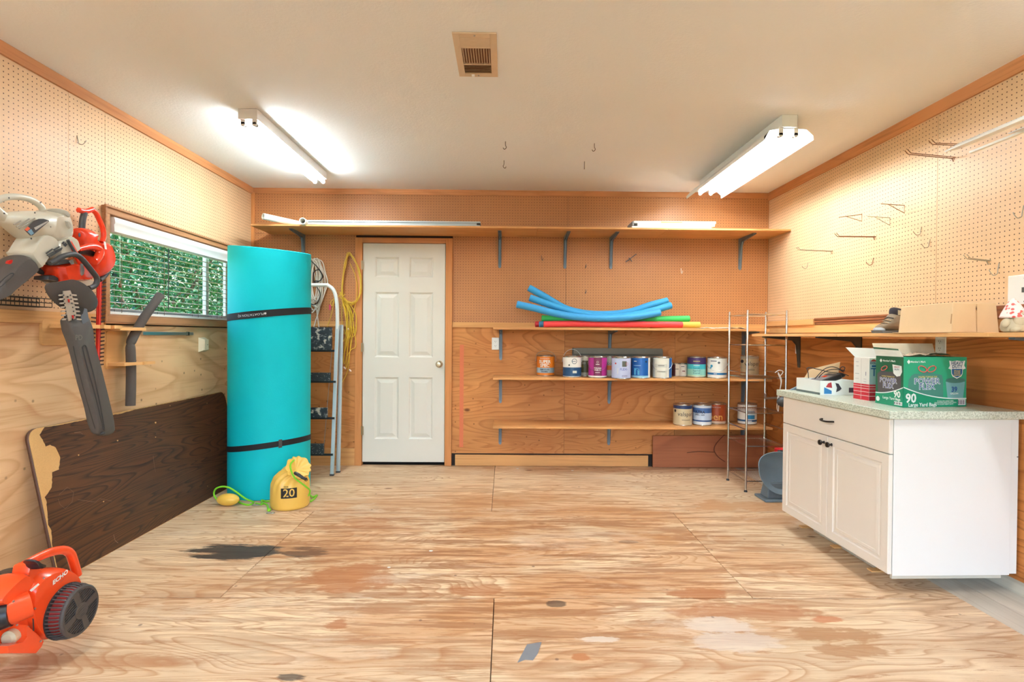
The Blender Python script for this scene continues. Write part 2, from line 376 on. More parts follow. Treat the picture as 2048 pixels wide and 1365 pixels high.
# ------------------------------------------------------------------ the room
FY = -1.4    # plane of the open garage doorway behind the camera
fl = MB(plain('dark_subfloor', rgb(90, 74, 60), .9)); fl.box(XL-.1, XR+.15, FY-.1, D+.1, -.06, -.02)
floor = struct(fl, 'floor')
g = .0016
for i, (x0, x1, y0, y1) in enumerate([(XL-.02, -.045, FY, 1.255), (-.045, 2.15, FY, 1.255), (XL-.02, -.045, 1.26, 2.475), (-.045, 2.15, 1.26, 2.475),
      (XL-.02, -1.315, 2.48, 3.70), (-1.315, 1.168, 2.48, 3.70), (1.168, 2.15, 2.48, 3.70), (XL-.02, -.09, 3.705, D+.03), (-.09, 2.15, 3.705, D+.03)]):
    p = MB(M_floor); p.box(x0+g, x1-g, y0+g, y1-g, -.02, 0); p.obj('plywood_panel', floor, bevel=.0015, bseg=1)
for (x0, x1) in ((2.15, 2.30), (2.30, XR+.1)):
    for y0, y1 in ((FY, 1.0), (1.0, 3.1), (3.1, D+.03)):
        p = MB(M_grey); p.box(x0+g, x1-g, y0+g, y1-g, -.02, -.004); p.obj('floor_board', floor)
ce = MB(M_ceil); ce.box(XL-.1, XR+.1, FY-.1, D+.1, H, H+.06); struct(ce, 'ceiling')
# walls: carrier slab + panels; pegboard above, plywood below
ZP = 1.30   # seam between plywood and pegboard
PT = .006
def slab(name, x0, x1, y0, y1, z0, z1, mat=M_dark):
    s = MB(mat); s.box(x0, x1, y0, y1, z0, z1); return struct(s, name)
wb = SE('wall_back')
for (x0, x1, z0, z1) in ((XL-.1, -1.345, -.02, H), (-.555, XR+.1, -.02, H), (-1.345, -.555, 2.08, H)):
    s = MB(M_dark); s.box(x0, x1, D+PT, D+.08, z0, z1); struct(s, 'wall_core', wb)
def panelB(name, mat, x0, x1, z0, z1):
    p = MB(mat); p.box(x0+.0012, x1-.0012, D, D+PT, z0+.001, z1-.001); return p.obj(name, wb)
for a, b_ in ((XL, -1.40), (-.50, .555), (.555, 1.593), (1.593, XR)): panelB('plywood_panel', M_plyB, a, b_, .115 if a > -1 else 0, ZP)
for a, b_ in ((XL, -1.889), (-1.889, -1.40), (-.50, .559), (.559, XR)): panelB('pegboard_panel', M_pegX, a, b_, ZP+.03, 2.155)
for a, b_ in ((XL, -1.889), (-1.889, .575), (.575, XR)): panelB('pegboard_panel', M_pegX, a, b_, 2.155, 2.54)
wl = SE('wall_left')
WY0, WY1, WZ0, WZ1 = 3.20, 4.72, 1.325, 1.925   # window opening
for (y0, y1, z0, z1) in ((FY, WY0, -.02, H), (WY1, D+.08, -.02, H), (WY0, WY1, -.02, WZ0), (WY0, WY1, WZ1, H)):
    s = MB(M_dark); s.box(XL-.10, XL-PT, y0, y1, z0, z1); struct(s, 'wall_core', wl)
def panelL(name, mat, y0, y1, z0, z1):
    p = MB(mat); p.box(XL-PT, XL, y0+.0012, y1-.0012, z0+.001, z1-.001); return p.obj(name, wl)
for a, b_ in ((FY, .4), (.4, 2.45), (2.45, D)): panelL('plywood_panel', M_plyS, a, b_, 0, 1.27)
for a, b_ in ((FY, .1), (.1, 1.6), (1.6, 2.917), (2.917, 3.18)): panelL('pegboard_panel', M_pegY, a, b_, 1.33, 2.54)
panelL('pegboard_panel', M_pegY, 3.18, D, WZ1, 2.54); panelL('pegboard_panel', M_pegY, WY1, D, 1.33, WZ1)
wr = SE('wall_right')
s = MB(M_grey); s.box(XR+PT, XR+.1, FY, D+.08, -.02, H); struct(s, 'wall_core', wr)
def panelR(name, mat, y0, y1, z0, z1):
    p = MB(mat); p.box(XR, XR+PT, y0+.0012, y1-.0012, z0+.001, z1-.001); return p.obj(name, wr)
for a, b_ in ((FY, .8), (.8, 3.2), (3.2, D)): panelR('plywood_panel', M_plyR, a, b_, .065, 1.30)
for a, b_ in ((FY, .6), (.6, 3.04), (3.04, D)): panelR('pegboard_panel', M_pegY, a, b_, 1.325, 2.54)
# front wall with its open doorway (behind the camera)
wf = MB(plain('front_wall_paint', rgb(222, 214, 200), .8)); wf.box(XL-.1, -2.05, FY-.1, FY, -.02, H); wf.box(2.15, XR+.1, FY-.1, FY, -.02, H); wf.box(-2.05, 2.15, FY-.1, FY, 2.25, H)
struct(wf, 'wall_front')
s = MB(M_dark); s.box(-1.6, -.3, D+.08, D+.12, -.06, 2.3); s.box(-1.6, -.3, D-.02, D+.1, -.06, -.001); struct(s, 'door_light_block')  # unseen slabs added behind and below the door to stop light leaking
# trims
def trim(name, mat, *b, bevel=.002):
    s = MB(mat); s.box(*b); return struct(s, name, bevel=bevel)
trim('trim_1', M_trim, XL, XR, D-.012, D, 2.528, H)                    # crown boards
trim('trim_2', M_trimY, XL, XL+.014, FY, D-.012, 2.515, H)
trim('trim_3', M_trimY, XR-.014, XR, FY, D-.012, 2.505, H)
trim('trim_4', M_pine, -.498, XR, D-.016, D, ZP-.005, ZP+.045)           # rails
trim('trim_5', M_pine, XL+.02, -1.40, D-.016, D, ZP-.005, ZP+.045)
trim('trim_6', M_pineY, XL, XL+.016, FY, 3.13, 1.268, 1.33)
trim('trim_7', M_pineY, XR-.016, XR, FY, D-.016, 1.262, 1.325)
trim('trim_8', M_case, XL, XL+.03, D-.028, D, 1.35, 2.528)              # corner strip
trim('baseboard_back', M_pine, -.465, 1.345, D-.02, D, .003, .105)
s = MB(M_pine); s.box(XL+.02, -1.40, D-.02, D, 0, .16); struct(s, 'trim_9', bevel=.002)
# door casing (parts of the doorway) and door
def case(mat, *b, name='door_casing', par=None):
    s = MB(mat); s.box(*b); return s.obj(name, par, bevel=.002)
door = SE('door_1'); DX0, DX1, DZ0, DZ1 = -1.333, -.567, .032, 2.073
case(M_case, -1.402, DX0-.004, D-.02, D+.04, 0, 2.125, par=door); case(M_case, DX1+.004, -.500, D-.02, D+.04, 0, 2.125, par=door)
case(M_trim, DX0-.004, DX1+.004, D-.02, D+.04, DZ1+.004, 2.125, par=door)
# leaf with six recessed raised panels
def doorleaf():
    m_ = MB(M_door); y = D-.004
    xs = [DX0, DX0+.112, DX0+.337, DX0+.429, DX0+.654, DX1]   # stiles and panel columns
    zs = [DZ0, .205, .20+.62, 1.00, 1.62, 1.79, 1.93, DZ1]
    zs = [DZ0, .246, .827, 1.012, 1.621, 1.757, 1.948, DZ1]
    for i in range(5):
        for j in range(7):
            x0, x1, z0, z1 = xs[i], xs[i+1], zs[j], zs[j+1]
            if i in (1, 3) and j in (1, 3, 5):
                rings = [(0, 0), (.006, .003), (.014, .011), (.022, .012), (.052, .004), (.055, .003)]
                pts = []
                for ins, dep in rings:
                    pts += [(x0+ins, y+dep, z0+ins), (x1-ins, y+dep, z0+ins), (x1-ins, y+dep, z1-ins), (x0+ins, y+dep, z1-ins)]
                fs = []
                for k in range(len(rings)-1):
                    for q in range(4):
                        fs.append((k*4+q, k*4+(q+1) % 4, (k+1)*4+(q+1) % 4, (k+1)*4+q))
                k = (len(rings)-1)*4; fs.append((k, k+1, k+2, k+3)); m_.add(pts, fs)
            else: m_.add([(x0, y, z0), (x1, y, z0), (x1, y, z1), (x0, y, z1)], [(0, 1, 2, 3)])
    m_.box(DX0, DX1, y+.013, y+.036, DZ0, DZ1)
    for (a, b_, c, d) in ((DX0, DX0+.001, DZ0, DZ1), (DX1-.001, DX1, DZ0, DZ1)): m_.box(a, b_, y, y+.014, c, d)
    m_.box(DX0, DX1, y, y+.014, DZ0, DZ0+.001)
    return m_
leaf = doorleaf().obj('door_leaf', door, ang=12)
kn = MB(M_brass); kc = onY(878, 729, D-.03); kc.y = D-.004
rx = Matrix.Rotation(R(90), 3, 'X')
kn.lathe([(.033, 0), (.033, .004), (.028, .008), (.012, .010), (.012, .030), (.022, .036), (.028, .046), (.028, .056), (.020, .064), (.001, .066)], kc, 28, rx)
kn.obj('door_knob', door)
for pz in (531, 695, 861):
    h = onY(726, pz, D); hb = MB(M_brass); hb.tube([(h.x-.001, D-.026, h.z-.042), (h.x-.001, D-.026, h.z+.042)], .006, 10)
    hb.box(h.x-.012, h.x+.010, D-.0225, D-.0205, h.z-.04, h.z+.04); hb.obj('hinge', door)
# ------------------------------------------------------------------ window on the left wall
win = SE('window_1')
XW = XL-.055
def frame_ring(name, mat, x0, x1, ya, yb, za, zb, t_, par, bv=.003):
    for (a, b_, c, d) in ((ya, yb, zb-t_, zb), (ya, yb, za, za+t_), (ya, ya+t_, za+t_, zb-t_), (yb-t_, yb, za+t_, zb-t_)):
        s = MB(mat); s.box(x0, x1, a, b_, c, d); s.obj(name, par, bevel=bv)
frame_ring('window_casing', M_winwood, XL-.001, XL+.020, WY0-.05, WY1+.05, WZ0-.045, WZ1+.045, .045, win)
frame_ring('casing_bead', M_winwood, XL+.018, XL+.030, WY0-.054, WY1+.054, WZ0-.049, WZ1+.049, .014, win)
frame_ring('window_jamb', plain('jamb_wood', rgb(150, 108, 74), .5), XL-.10, XL-.001, WY0-.004, WY1+.004, WZ0-.004, WZ1+.004, .014, win)
frame_ring('sash_frame', M_white, XL-.095, XL-.070, WY0+.012, WY1-.012, WZ0+.012, WZ1-.012, .035, win)
s = MB(M_white); s.box(XL-.095, XL-.066, 4.36, 4.40, WZ0+.04, WZ1-.04); s.obj('meeting_stile', win, bevel=.002)
m, t, b = nodes('window_glass', .02, 0, .5); b.inputs['Transmission Weight'].default_value = 1; b.inputs['IOR'].default_value = 1.02; b.inputs['Base Color'].default_value = (.92, .97, .95, 1); M_glass = m
s = MB(M_glass); s.box(XL-.084, XL-.081, WY0+.04, WY1-.04, WZ0+.04, WZ1-.04); s.obj('pane', win)
bl = T('window_blind', 'white and brown slatted blind with white valance in the left wall window', 'blind', (XL-.01, 3.96, WZ1))
s = MB(M_white); ya, yb = WY0+.02, WY1-.02
pr = [(XL-.045, WZ1-.012), (XL+.024, WZ1-.012), (XL+.030, WZ1-.03), (XL+.030, WZ1-.05), (XL+.024, WZ1-.056), (XL+.026, WZ1-.098), (XL+.018, WZ1-.104), (XL-.045, WZ1-.10)]
s.prism([(x, ya, z) for x, z in pr], (0, yb-ya, 0)); s.obj('valance', bl, ang=50)
M_slat = plain('blind_slat', rgb(160, 140, 116), .4)
nsl = 12
for i in range(nsl):
    z = WZ1-.135-i*(WZ1-.135-WZ0-.045)/(nsl-1)
    q = MB(M_slat); a_ = R(-6)
    pts = []
    for k in range(5):
        u = -1+k*.5; pts.append((XL-.032+u*.022*math.cos(a_), z+.0025*(1-u*u)+u*.022*math.sin(a_)))
    prof = pts+[(x, zz-.0022) for x, zz in pts[::-1]]
    q.prism([(x, ya+.005, zz) for x, zz in prof], (0, yb-ya-.01, 0)); q.obj('slat', bl, ang=60)
q = MB(M_white); q.box(XL-.052, XL-.012, ya, yb, WZ0+.008, WZ0+.026); q.obj('bottom_rail', bl, bevel=.003)
for y in (3.33, 3.74, 4.15, 4.42, 4.58):
    q = MB(plain('ladder_cord', rgb(120, 104, 84), .7)); q.tube([(XL-.009, y, WZ1-.1), (XL-.009, y, WZ0+.02)], .0016, 6); q.tube([(XL-.055, y, WZ1-.1), (XL-.055, y, WZ0+.02)], .0016, 6); q.obj('cord', bl)
q = MB(plain('brown_tassel', rgb(120, 82, 50), .5)); tp = onX(240, 571, XL-.004)
q.lathe([(.004, .03), (.004, .012), (.009, .004), (.011, -.006), (.008, -.014), (.001, -.016)], tp, 12); q.obj('cord_tassel', bl)
q = MB(M_white); q.tube([(XL-.004, tp.y, tp.z+.03), (XL-.004, tp.y, WZ1-.1)], .0012, 5); q.obj('tassel_cord', bl)
q = MB(M_black); wy_ = onX(337, 560, XL-.002).y; q.tube([(XL-.002, wy_, WZ1-.11), (XL-.002, wy_, WZ0+.06)], .0035, 6); q.obj('tilt_wand', bl)
q = MB(M_black); q.box(XL-.006, XL+.0, 3.245, 3.275, 1.565, 1.58); q.obj('cord_cleat', bl)
# ------------------------------------------------------------------ outside: lawn and trees beyond the window
s = MB(grainwood('lawn', rgb(120, 150, 60), rgb(60, 90, 30), ring_amt=.1)); s.box(-40, XL-.2, -20, 40, -.3, -.25); o = struct(s, 'ground')
rnd = random.Random(5)
def leafmat(name, c):
    m, t, b = nodes(name, .45, 0, .4); oi = N(t, 'TexCoord'); n = N(t, 'TexNoise', Scale=3.0); L(t, oi.outputs['Object'], n.inputs['Vector'])
    L(t, mix(t, n.outputs[0], tuple(x*.6 for x in c), tuple(min(1, x*1.5) for x in c)), b.inputs['Base Color'])
    b.inputs['Subsurface Weight'].default_value = 0; b.inputs['Transmission Weight'].default_value = .0
    return m
LM = [leafmat('leaf_green', rgb(48, 104, 62)), leafmat('leaf_light', rgb(110, 145, 60)), leafmat('leaf_dark', rgb(34, 84, 72))]
M_bark = plain('bark', rgb(92, 74, 58), .9, bump=.6, bs=60)
def tree(loc, rx_, rz_, zc, n, ls, lm, label):
    t_ = T('leafy_tree', label, 'tree', loc, 0, 'trees beyond the window')
    tr = MB(M_bark); x, y = loc[0], loc[1]
    tr.tube([(x, y, -.25), (x+.05, y, zc*.5), (x, y+.1, zc)], [.14, .11, .05], 10)
    for k in range(5):
        a = k*1.3; tr.tube([(x, y+.05, zc*(.45+.1*k)), (x+rx_*.6*math.cos(a), y+rx_*.6*math.sin(a), zc+rz_*.3)], [.05, .015], 6)
    tr.obj('trunk', t_)
    f = MB(lm)
    for k in range(n):
        while 1:
            p = V((rnd.uniform(-1, 1), rnd.uniform(-1, 1), rnd.uniform(-1, 1)))
            if .35 < p.length < 1: break
        # clumps
        cl = V((math.floor(p.x*4), math.floor(p.y*4), math.floor(p.z*4))); rr = random.Random(hash((cl.x, cl.y, cl.z)) & 0xffff)
        if rr.random() < .15: continue
        c = V((x+p.x*rx_, y+p.y*rx_, zc+p.z*rz_)); e = Euler((rnd.uniform(-.9, .9), rnd.uniform(-.9, .9), rnd.uniform(0, 6.28))).to_matrix()
        l = ls*rnd.uniform(.7, 1.3)
        f.add([c+e@V(q) for q in ((0, 0, 0), (l*.5, l*.28, .01), (l, 0, -.02*l), (l*.5, -l*.28, .01))], [(0, 1, 2, 3)])
    o = f.obj('foliage', t_, smooth=False); o['kind'] = 'stuff'
    return t_
tree((-5.6, 8.2, 0), 1.9, 1.9, 1.8, 34000, .075, LM[0], 'mid green leafy tree seen through the left half of the window')
tree((-7.6, 13.2, 0), 2.4, 2.0, 2.2, 30000, .10, LM[2], 'dark green leafy tree seen through the middle of the window')
tree((-3.9, 5.4, 0), .6, .5, .85, 5000, .05, LM[1], 'yellow green bush low in the left of the window')
tree((-8.5, 18.6, 0), 2.6, 1.9, 1.6, 15000, .13, LM[1], 'light green tree far off in the right of the window')
# ------------------------------------------------------------------ ceiling: fluorescent fixtures, air vent, hooks
m, t, b = nodes('lit_tube', .3); b.inputs['Base Color'].default_value = (1, 1, 1, 1)
b.inputs['Emission Color'].default_value = (.86, .95, 1, 1); b.inputs['Emission Strength'].default_value = TUBE; M_tube = m
def fixture(xc, y0, y1, label, refl):
    f = T('fluorescent_fixture', label, 'light fixture', (xc, y0, H), 0)
    hz = H-.062 if not refl else H-.075; hw = .058 if not refl else .048
    s = MB(M_white); s.box(xc-hw, xc+hw, y0, y1, hz, H-.001); s.obj('housing', f, bevel=.002)
    zt = hz-.022 if not refl else hz-.040; xo = .034 if not refl else .046
    if refl:
        s = MB(M_white)
        pf = [(-.150, -.072), (-.152, -.050), (-.118, -.012), (-.05, 0), (.05, 0), (.108, -.004), (.150, -.040), (.152, -.066)]
        pp = [(xc+.005+x, hz-.004+z) for x, z in pf]; th = .0015
        prof = pp+[(x, z+th) for x, z in pp[::-1]]
        s.prism([(x, y0+.02, z) for x, z in prof], (0, y1-y0+.02, 0)); s.obj('reflector', f, smooth=False)
    for sx in (-xo, xo):
        s = MB(M_tube); s.tube([(xc+sx, y0+.045, zt), (xc+sx, y1-.02, zt)], .0128, 16); s.obj('tube', f)
        for y in (y0+.012, y1-.02):
            s = MB(M_white); s.box(xc+sx-.013, xc+sx+.013, y, y+.014, zt-.004, hz+.004)
            rx = Matrix.Rotation(R(90), 3, 'X'); s.lathe([(.013, -.014), (.0135, 0)], (xc+sx, y, zt-.004), 14, rx); s.obj('lamp_holder', f)
        s = MB(M_steel); s.tube([(xc+sx, y0+.026, zt), (xc+sx, y0+.046, zt)], .0134, 14); s.obj('end_cap', f)
    return f
fixture(-1.562, 3.247, 4.50, 'white two-tube fluorescent fixture without a reflector, lit, on the left of the ceiling', False)
fixture(1.715, 3.237, 4.62, 'white two-tube fluorescent fixture with winged reflector, lit, on the right of the ceiling', True)
fixture(-1.562, .45, 1.70, 'added white fluorescent fixture, out of view on the left of the ceiling behind the camera', False)  # added out of view to brighten the near walls and ceiling
fixture(1.715, .45, 1.70, 'added white fluorescent fixture, out of view on the right of the ceiling behind the camera', False)  # second added fixture, also unseen, only there for more light
M_vent = plain('vent_beige', rgb(214, 188, 156), .45)
vt = T('ceiling_vent', 'beige louvred air register on the ceiling', 'vent', (-.15, 2.6, H))
vx0, vx1, vy0, vy1 = -.25, -.05, 2.40, 2.80
s = MB(M_vent)
ix0, ix1 = vx0+.032, vx1-.032; rows = [(vy0+.035, vy0+.115), (vy0+.125, vy0+.27), (vy0+.28, vy0+.365)]
zb, zt = H-.008, H-.001
s.box(vx0, ix0, vy0, vy1, zb, zt); s.box(ix1, vx1, vy0, vy1, zb, zt)
ys = [vy0, rows[0][0], rows[0][1], rows[1][0], rows[1][1], rows[2][0], rows[2][1], vy1]
for k in range(0, 8, 2): s.box(ix0, ix1, ys[k], ys[k+1], zb, zt)
s.obj('vent_frame', vt, bevel=.001)
s = MB(plain('vent_duct', rgb(120, 70, 36), .8)); s.box(ix0, ix1, vy0+.03, vy1-.03, H-.0012, H-.0006); s.obj('duct_opening', vt)
for (a, b_), n_, sg in ((rows[0], 5, 1), (rows[2], 7, -1)):
    for k in range(n_):
        y = a+(k+.5)*(b_-a)/n_; s = MB(M_vent); dy = .005*sg
        s.prism([(ix0, y-dy-.0006, zt), (ix0, y+dy-.0006, zb-.001), (ix0, y+dy+.0006, zb-.001), (ix0, y-dy+.0006, zt)], (ix1-ix0, 0, 0)); s.obj('louvre', vt, smooth=False)
for k in range(11):
    x = ix0+(k+.5)*(ix1-ix0)/11; s = MB(M_vent)
    s.prism([(x-.0006+.002, rows[1][0], zt), (x-.0006-.002, rows[1][0], zb-.002), (x+.0008-.002, rows[1][0], zb-.002), (x+.0008+.002, rows[1][0], zt)], (0, rows[1][1]-rows[1][0], 0)); s.obj('louvre', vt, smooth=False)
for y in (vy0+.016, vy1-.016): s = MB(M_steel); s.lathe([(.004, -.003), (.004, .003)], ((vx0+vx1)/2, y, zb), 10); s.obj('screw', vt)
s = MB(M_white); s.box(-.185, -.17, vy1-.026, vy1-.008, zb-.006, zb); s.obj('damper_tab', vt, bevel=.001)
for (px, py, mir, lb) in ((1011, 283, -1, 'dark cup hook in the ceiling, rear left one of the four nearest the vent'), (1008, 321, 1, 'dark open cup hook in the ceiling, directly below the left one in view'),
                      (1189, 287, -1, 'dark cup hook in the ceiling, the right-hand one furthest from the back wall'), (1169, 323, 0, 'dark straight ceiling hook seen edge on, nearer the back wall')):
    q = onZ(px, py, H); h = T('ceiling_hook', lb, 'hook', q, 0, 'hooks in the ceiling')
    s = MB(plain('hook_dark', rgb(86, 64, 44), .5, .4)); L_ = .055*(q.y/3.9)
    pts = [(0, 0, 0), (0, 0, -L_*.5), (mir*-.006, 0, -L_*.75), (0, 0, -L_*.97), (mir*.010, .004, -L_), (mir*.016, .004, -L_*.8)]
    s.tube(smoothpath([q+V(p) for p in pts], 5), .0022, 6); s.obj('hook_wire', h)
# ------------------------------------------------------------------ wall shelves with brackets
def bracket(par, x, z, leg=.29, arm=.33, mat=None, shade=1):
    """pressed steel bracket on the back wall, under a board at height z"""
    mat = mat or M_gmetal; s = MB(mat); y = D-PT*0-.0005
    for sx in (-.013, .013):   # side webs taper
        for q4 in (((y, z-leg), (y-.008, z-leg), (y-.030, z-.07), (y, z-.07)), ((y, z-.07), (y-.030, z-.07), (y-.055, z-.032), (y, z-.001)), ((y, z-.001), (y-.055, z-.032), (y-arm, z-.010), (y-arm, z-.001))):
            s.prism([(x+sx-.0009, a_, b_) for a_, b_ in q4], (.0018, 0, 0))
    s.prism([(x-.013, y-.002, z-leg), (x+.013, y-.002, z-leg), (x+.015, y-.002, z), (x-.015, y-.002, z)], (0, -.002, 0))
    s.box(x-.015, x+.015, y-arm, y-.004, z-.0045, z-.0005)
    s.prism([(x-.013, y-.003, z-leg), (x+.013, y-.003, z-leg), (x+.006, y-.003, z-leg-.014), (x-.006, y-.003, z-leg-.014)], (0, -.003, 0))
    for (ya, za, yb_, zb_) in ((y-.009, z-leg+.01, y-.052, z-.036), (y-.052, z-.036, y-arm+.02, z-.013)):
        s.add([(x-.004, ya, za), (x+.004, ya, za), (x+.005, yb_, zb_), (x-.005, yb_, zb_), (x-.004, ya+.003, za+.003), (x+.004, ya+.003, za+.003), (x+.005, yb_+.003, zb_+.004), (x-.005, yb_+.003, zb_+.004)], [(0, 1, 2, 3), (7, 6, 5, 4), (0, 4, 5, 1), (3, 2, 6, 7)])
    return s.obj('bracket', par, smooth=False)
def shelfB(label, x0, x1, z, dep, th, xs, mat=M_shelf, splits=None, leg=.27, yoff=0):
    t_ = T('wall_shelf', label, 'shelf', ((x0+x1)/2, D, z-th), 0)
    e = [x0]+(splits or [])+[x1]
    for a, b_ in zip(e[:-1], e[1:]):
        s = MB(mat); s.box(a+.0008, b_-.0008, D-dep, D-.001-yoff, z-th, z); s.obj('shelf_board', t_, bevel=.0015, bseg=1)
    for x in xs: bracket(t_, x, z-th, leg, min(.30, dep-.05))
    return t_
ZT = 2.163; ZM1 = 1.294; ZM2 = .856; ZM3 = .432
shelfB('long high plywood shelf above the door, carrying pipes and boxes', -2.19, XR-.003, ZT, .40, .016, [-1.885, -.06, .55, .98, 2.195], splits=[.27, 1.40], leg=.28)
shelfB('upper plywood shelf on the back wall, under the pool noodles', -.11, 2.30, ZM1, .37, .018, [-.045, .975, 2.235], leg=.27, yoff=.016)
shelfB('middle shelf on the back wall, full of paint cans', -.108, 2.33, ZM2, .37, .018, [-.045, .975, 2.235], leg=.235)
shelfB('lowest shelf on the back wall, mostly empty with four paint cans', -.105, 2.34, ZM3, .37, .018, [-.045, .975, 2.235], leg=.20)
# reddish board standing on the floor under the lowest shelf
t_ = T('leaning_board', 'reddish brown wide board with a dark crack, against the back wall under the shelves', 'board', (1.9, D, 0))
s = MB(M_redboard); a = onY(1305, 936, D-.045); c = onY(1305, 872, D-.03)
s.hexa([(a.x, D-.055, 0.004), (2.44, D-.055, .004), (2.44, D-.035, .004), (a.x, D-.035, .004), (c.x, D-.042, c.z), (2.44, D-.042, c.z+.012), (2.44, D-.022, c.z+.012), (c.x, D-.022, c.z)])
s.obj('board_face', t_, bevel=.002)
s = MB(M_dark); s.tube(smoothpath([onY(1374, 906, D-.053), onY(1395, 904, D-.053), onY(1430, 905, D-.053)], 4), .0022, 5); s.obj('crack', t_)
s = MB(plain('oil_line', rgb(96, 48, 34), .6)); s.tube(smoothpath([onY(1449, 870, D-.044), onY(1434, 886, D-.048), onY(1428, 900, D-.052), onY(1436, 914, D-.055), onY(1450, 924, D-.057)], 5), .003, 5); s.obj('stain_line', t_)
s = MB(plain('red_chalk', rgb(214, 120, 82), .8)); xa, xb = onY(919, 800, D).x, onY(927, 800, D).x; s.box(xa, xb, D-.0006, D+.001, onY(922, 895, D).z, onY(922, 690, D).z); s.obj('chalk_stripe', wb)
# electrical plates
def plate(px, py, w_, h_, wall, label, mat=M_white, kind='outlet'):
    if wall == 'B': q = onY(px, py, D); ax = V((1, 0, 0)); nn = V((0, -1, 0))
    elif wall == 'L': q = onX(px, py, XL); ax = V((0, 1, 0)); nn = V((1, 0, 0))
    else: q = onX(px, py, XR); ax = V((0, -1, 0)); nn = V((-1, 0, 0))
    t_ = T('wall_outlet' if kind == 'outlet' else 'wall_plate', label, 'outlet' if kind == 'outlet' else 'switch plate', q)
    up = V((0, 0, 1)); B_ = Matrix((ax, up, nn)).transposed().to_4x4(); B_.translation = q
    s = MB(mat); s.hexa([B_@V(p) for p in ((-w_/2, -h_/2, 0), (w_/2, -h_/2, 0), (w_/2, h_/2, 0), (-w_/2, h_/2, 0), (-w_/2+.004, -h_/2+.004, .006), (w_/2-.004, -h_/2+.004, .006), (w_/2-.004, h_/2-.004, .006), (-w_/2+.004, h_/2-.004, .006))])
    s.obj('cover_plate', t_, bevel=.001)
    if kind == 'outlet':
        for sz in (-.020, .020):
            s = MB(mat); s.prism([B_@V((.016*math.cos(a)*1.05, sz+max(-.0135, min(.0135, .017*math.sin(a))), .006)) for a in [k*math.pi/8 for k in range(16)]], nn*.0025); s.obj('receptacle', t_)
            s = MB(M_black)
            for sx, hh in ((-.006, .004), (.006, .0035)): s.box(sx-.0012, sx+.0012, sz-hh+.003, sz+hh+.003, .0082, .0089, B_)
            s.lathe([(.0022, 0), (.0022, .0007)], B_@V((0, sz-.008, .0083)), 8, B_.to_3x3()); s.obj('slot', t_)
    return t_, B_
plate(991, 688, .07, .115, 'B', 'white duplex outlet on the back wall plywood beside the shelves')
plate(1882, 691, .075, .11, 'R', 'white outlet plate on the right wall behind the green carton')
t_, B_ = plate(1596, 693, .07, .13, 'R', 'plain white wall plate far down the right wall behind the wire rack', kind='plate')
t_, B_ = plate(2040, 581, .12, .15, 'R', 'large white switch plate at the right edge above the gnome', kind='plate')
for dz in (-.055, .055):
    s = MB(M_dgrey); s.lathe([(.004, 0), (.004, .002)], B_@V((.03, dz, .006)), 8, B_.to_3x3()); s.obj('screw', t_)
s = MB(M_dgrey); s.box(.02, .034, -.012, .012, .006, .012, B_); s.obj('toggle', t_)
q = onX(403, 690, XL); t_ = T('wall_box', 'cream surface-mounted electrical box on the left wall plywood', 'switch plate', q)
s = MB(M_cream); s.hexa([q+V(p) for p in ((0, -.045, -.058), (0, .045, -.058), (0, .045, .058), (0, -.045, .058), (.035, -.03, -.042), (.035, .03, -.042), (.035, .03, .042), (.035, -.03, .042))]); s.obj('box_body', t_, bevel=.003)
s = MB(M_cream); s.box(.035, .041, -.028, .028, -.042, .042, Matrix.Translation(q)); s.obj('box_face', t_, bevel=.002)
s = MB(M_dgrey); s.lathe([(.003, 0), (.003, .002)], q+V((.041, .01, 0)), 8, Matrix.Rotation(R(90), 3, 'Y')); s.obj('screw', t_)
# ------------------------------------------------------------------ right wall: rail shelf
SZ = 1.252; SXF = 2.135
t_ = T('wall_shelf', 'long plywood shelf on the right wall, carrying the cardboard box and boot', 'shelf', (XR, 3.0, SZ-.02))
for y0, y1 in ((FY+.05, 3.42), (3.42, D-.39)):
    s = MB(M_pineY); s.box(SXF, XR-.017, y0+.001, y1-.001, SZ-.02, SZ); s.obj('shelf_board', t_, bevel=.002, bseg=1)
def bracketR(par, y, z, arm=.29, leg=.26, mat=M_gmetal):
    s = MB(mat); x = XR-.0005
    for sy in (-.013, .013):
        for q4 in (((x, z-leg), (x-.008, z-leg), (x-.028, z-.07), (x, z-.07)), ((x, z-.07), (x-.028, z-.07), (x-.06, z-.034), (x, z-.001)), ((x, z-.001), (x-.06, z-.034), (x-arm, z-.010), (x-arm, z-.001))):
            s.prism([(a_, y+sy-.001, b_) for a_, b_ in q4], (0, .002, 0))
    s.box(x-arm, x, y-.015, y+.015, z-.0045, z-.0005); s.box(x-.005, x-.001, y-.014, y+.014, z-leg, z)
    return s.obj('bracket', par, smooth=False)
M_gdark = plain('dark_bracket', rgb(96, 88, 76), .5, .3)
for y, mm in ((4.45, M_gdark), (3.68, M_gdark), (2.25, M_gmetal)): bracketR(t_, y, SZ-.02, mat=mm, arm=.31)
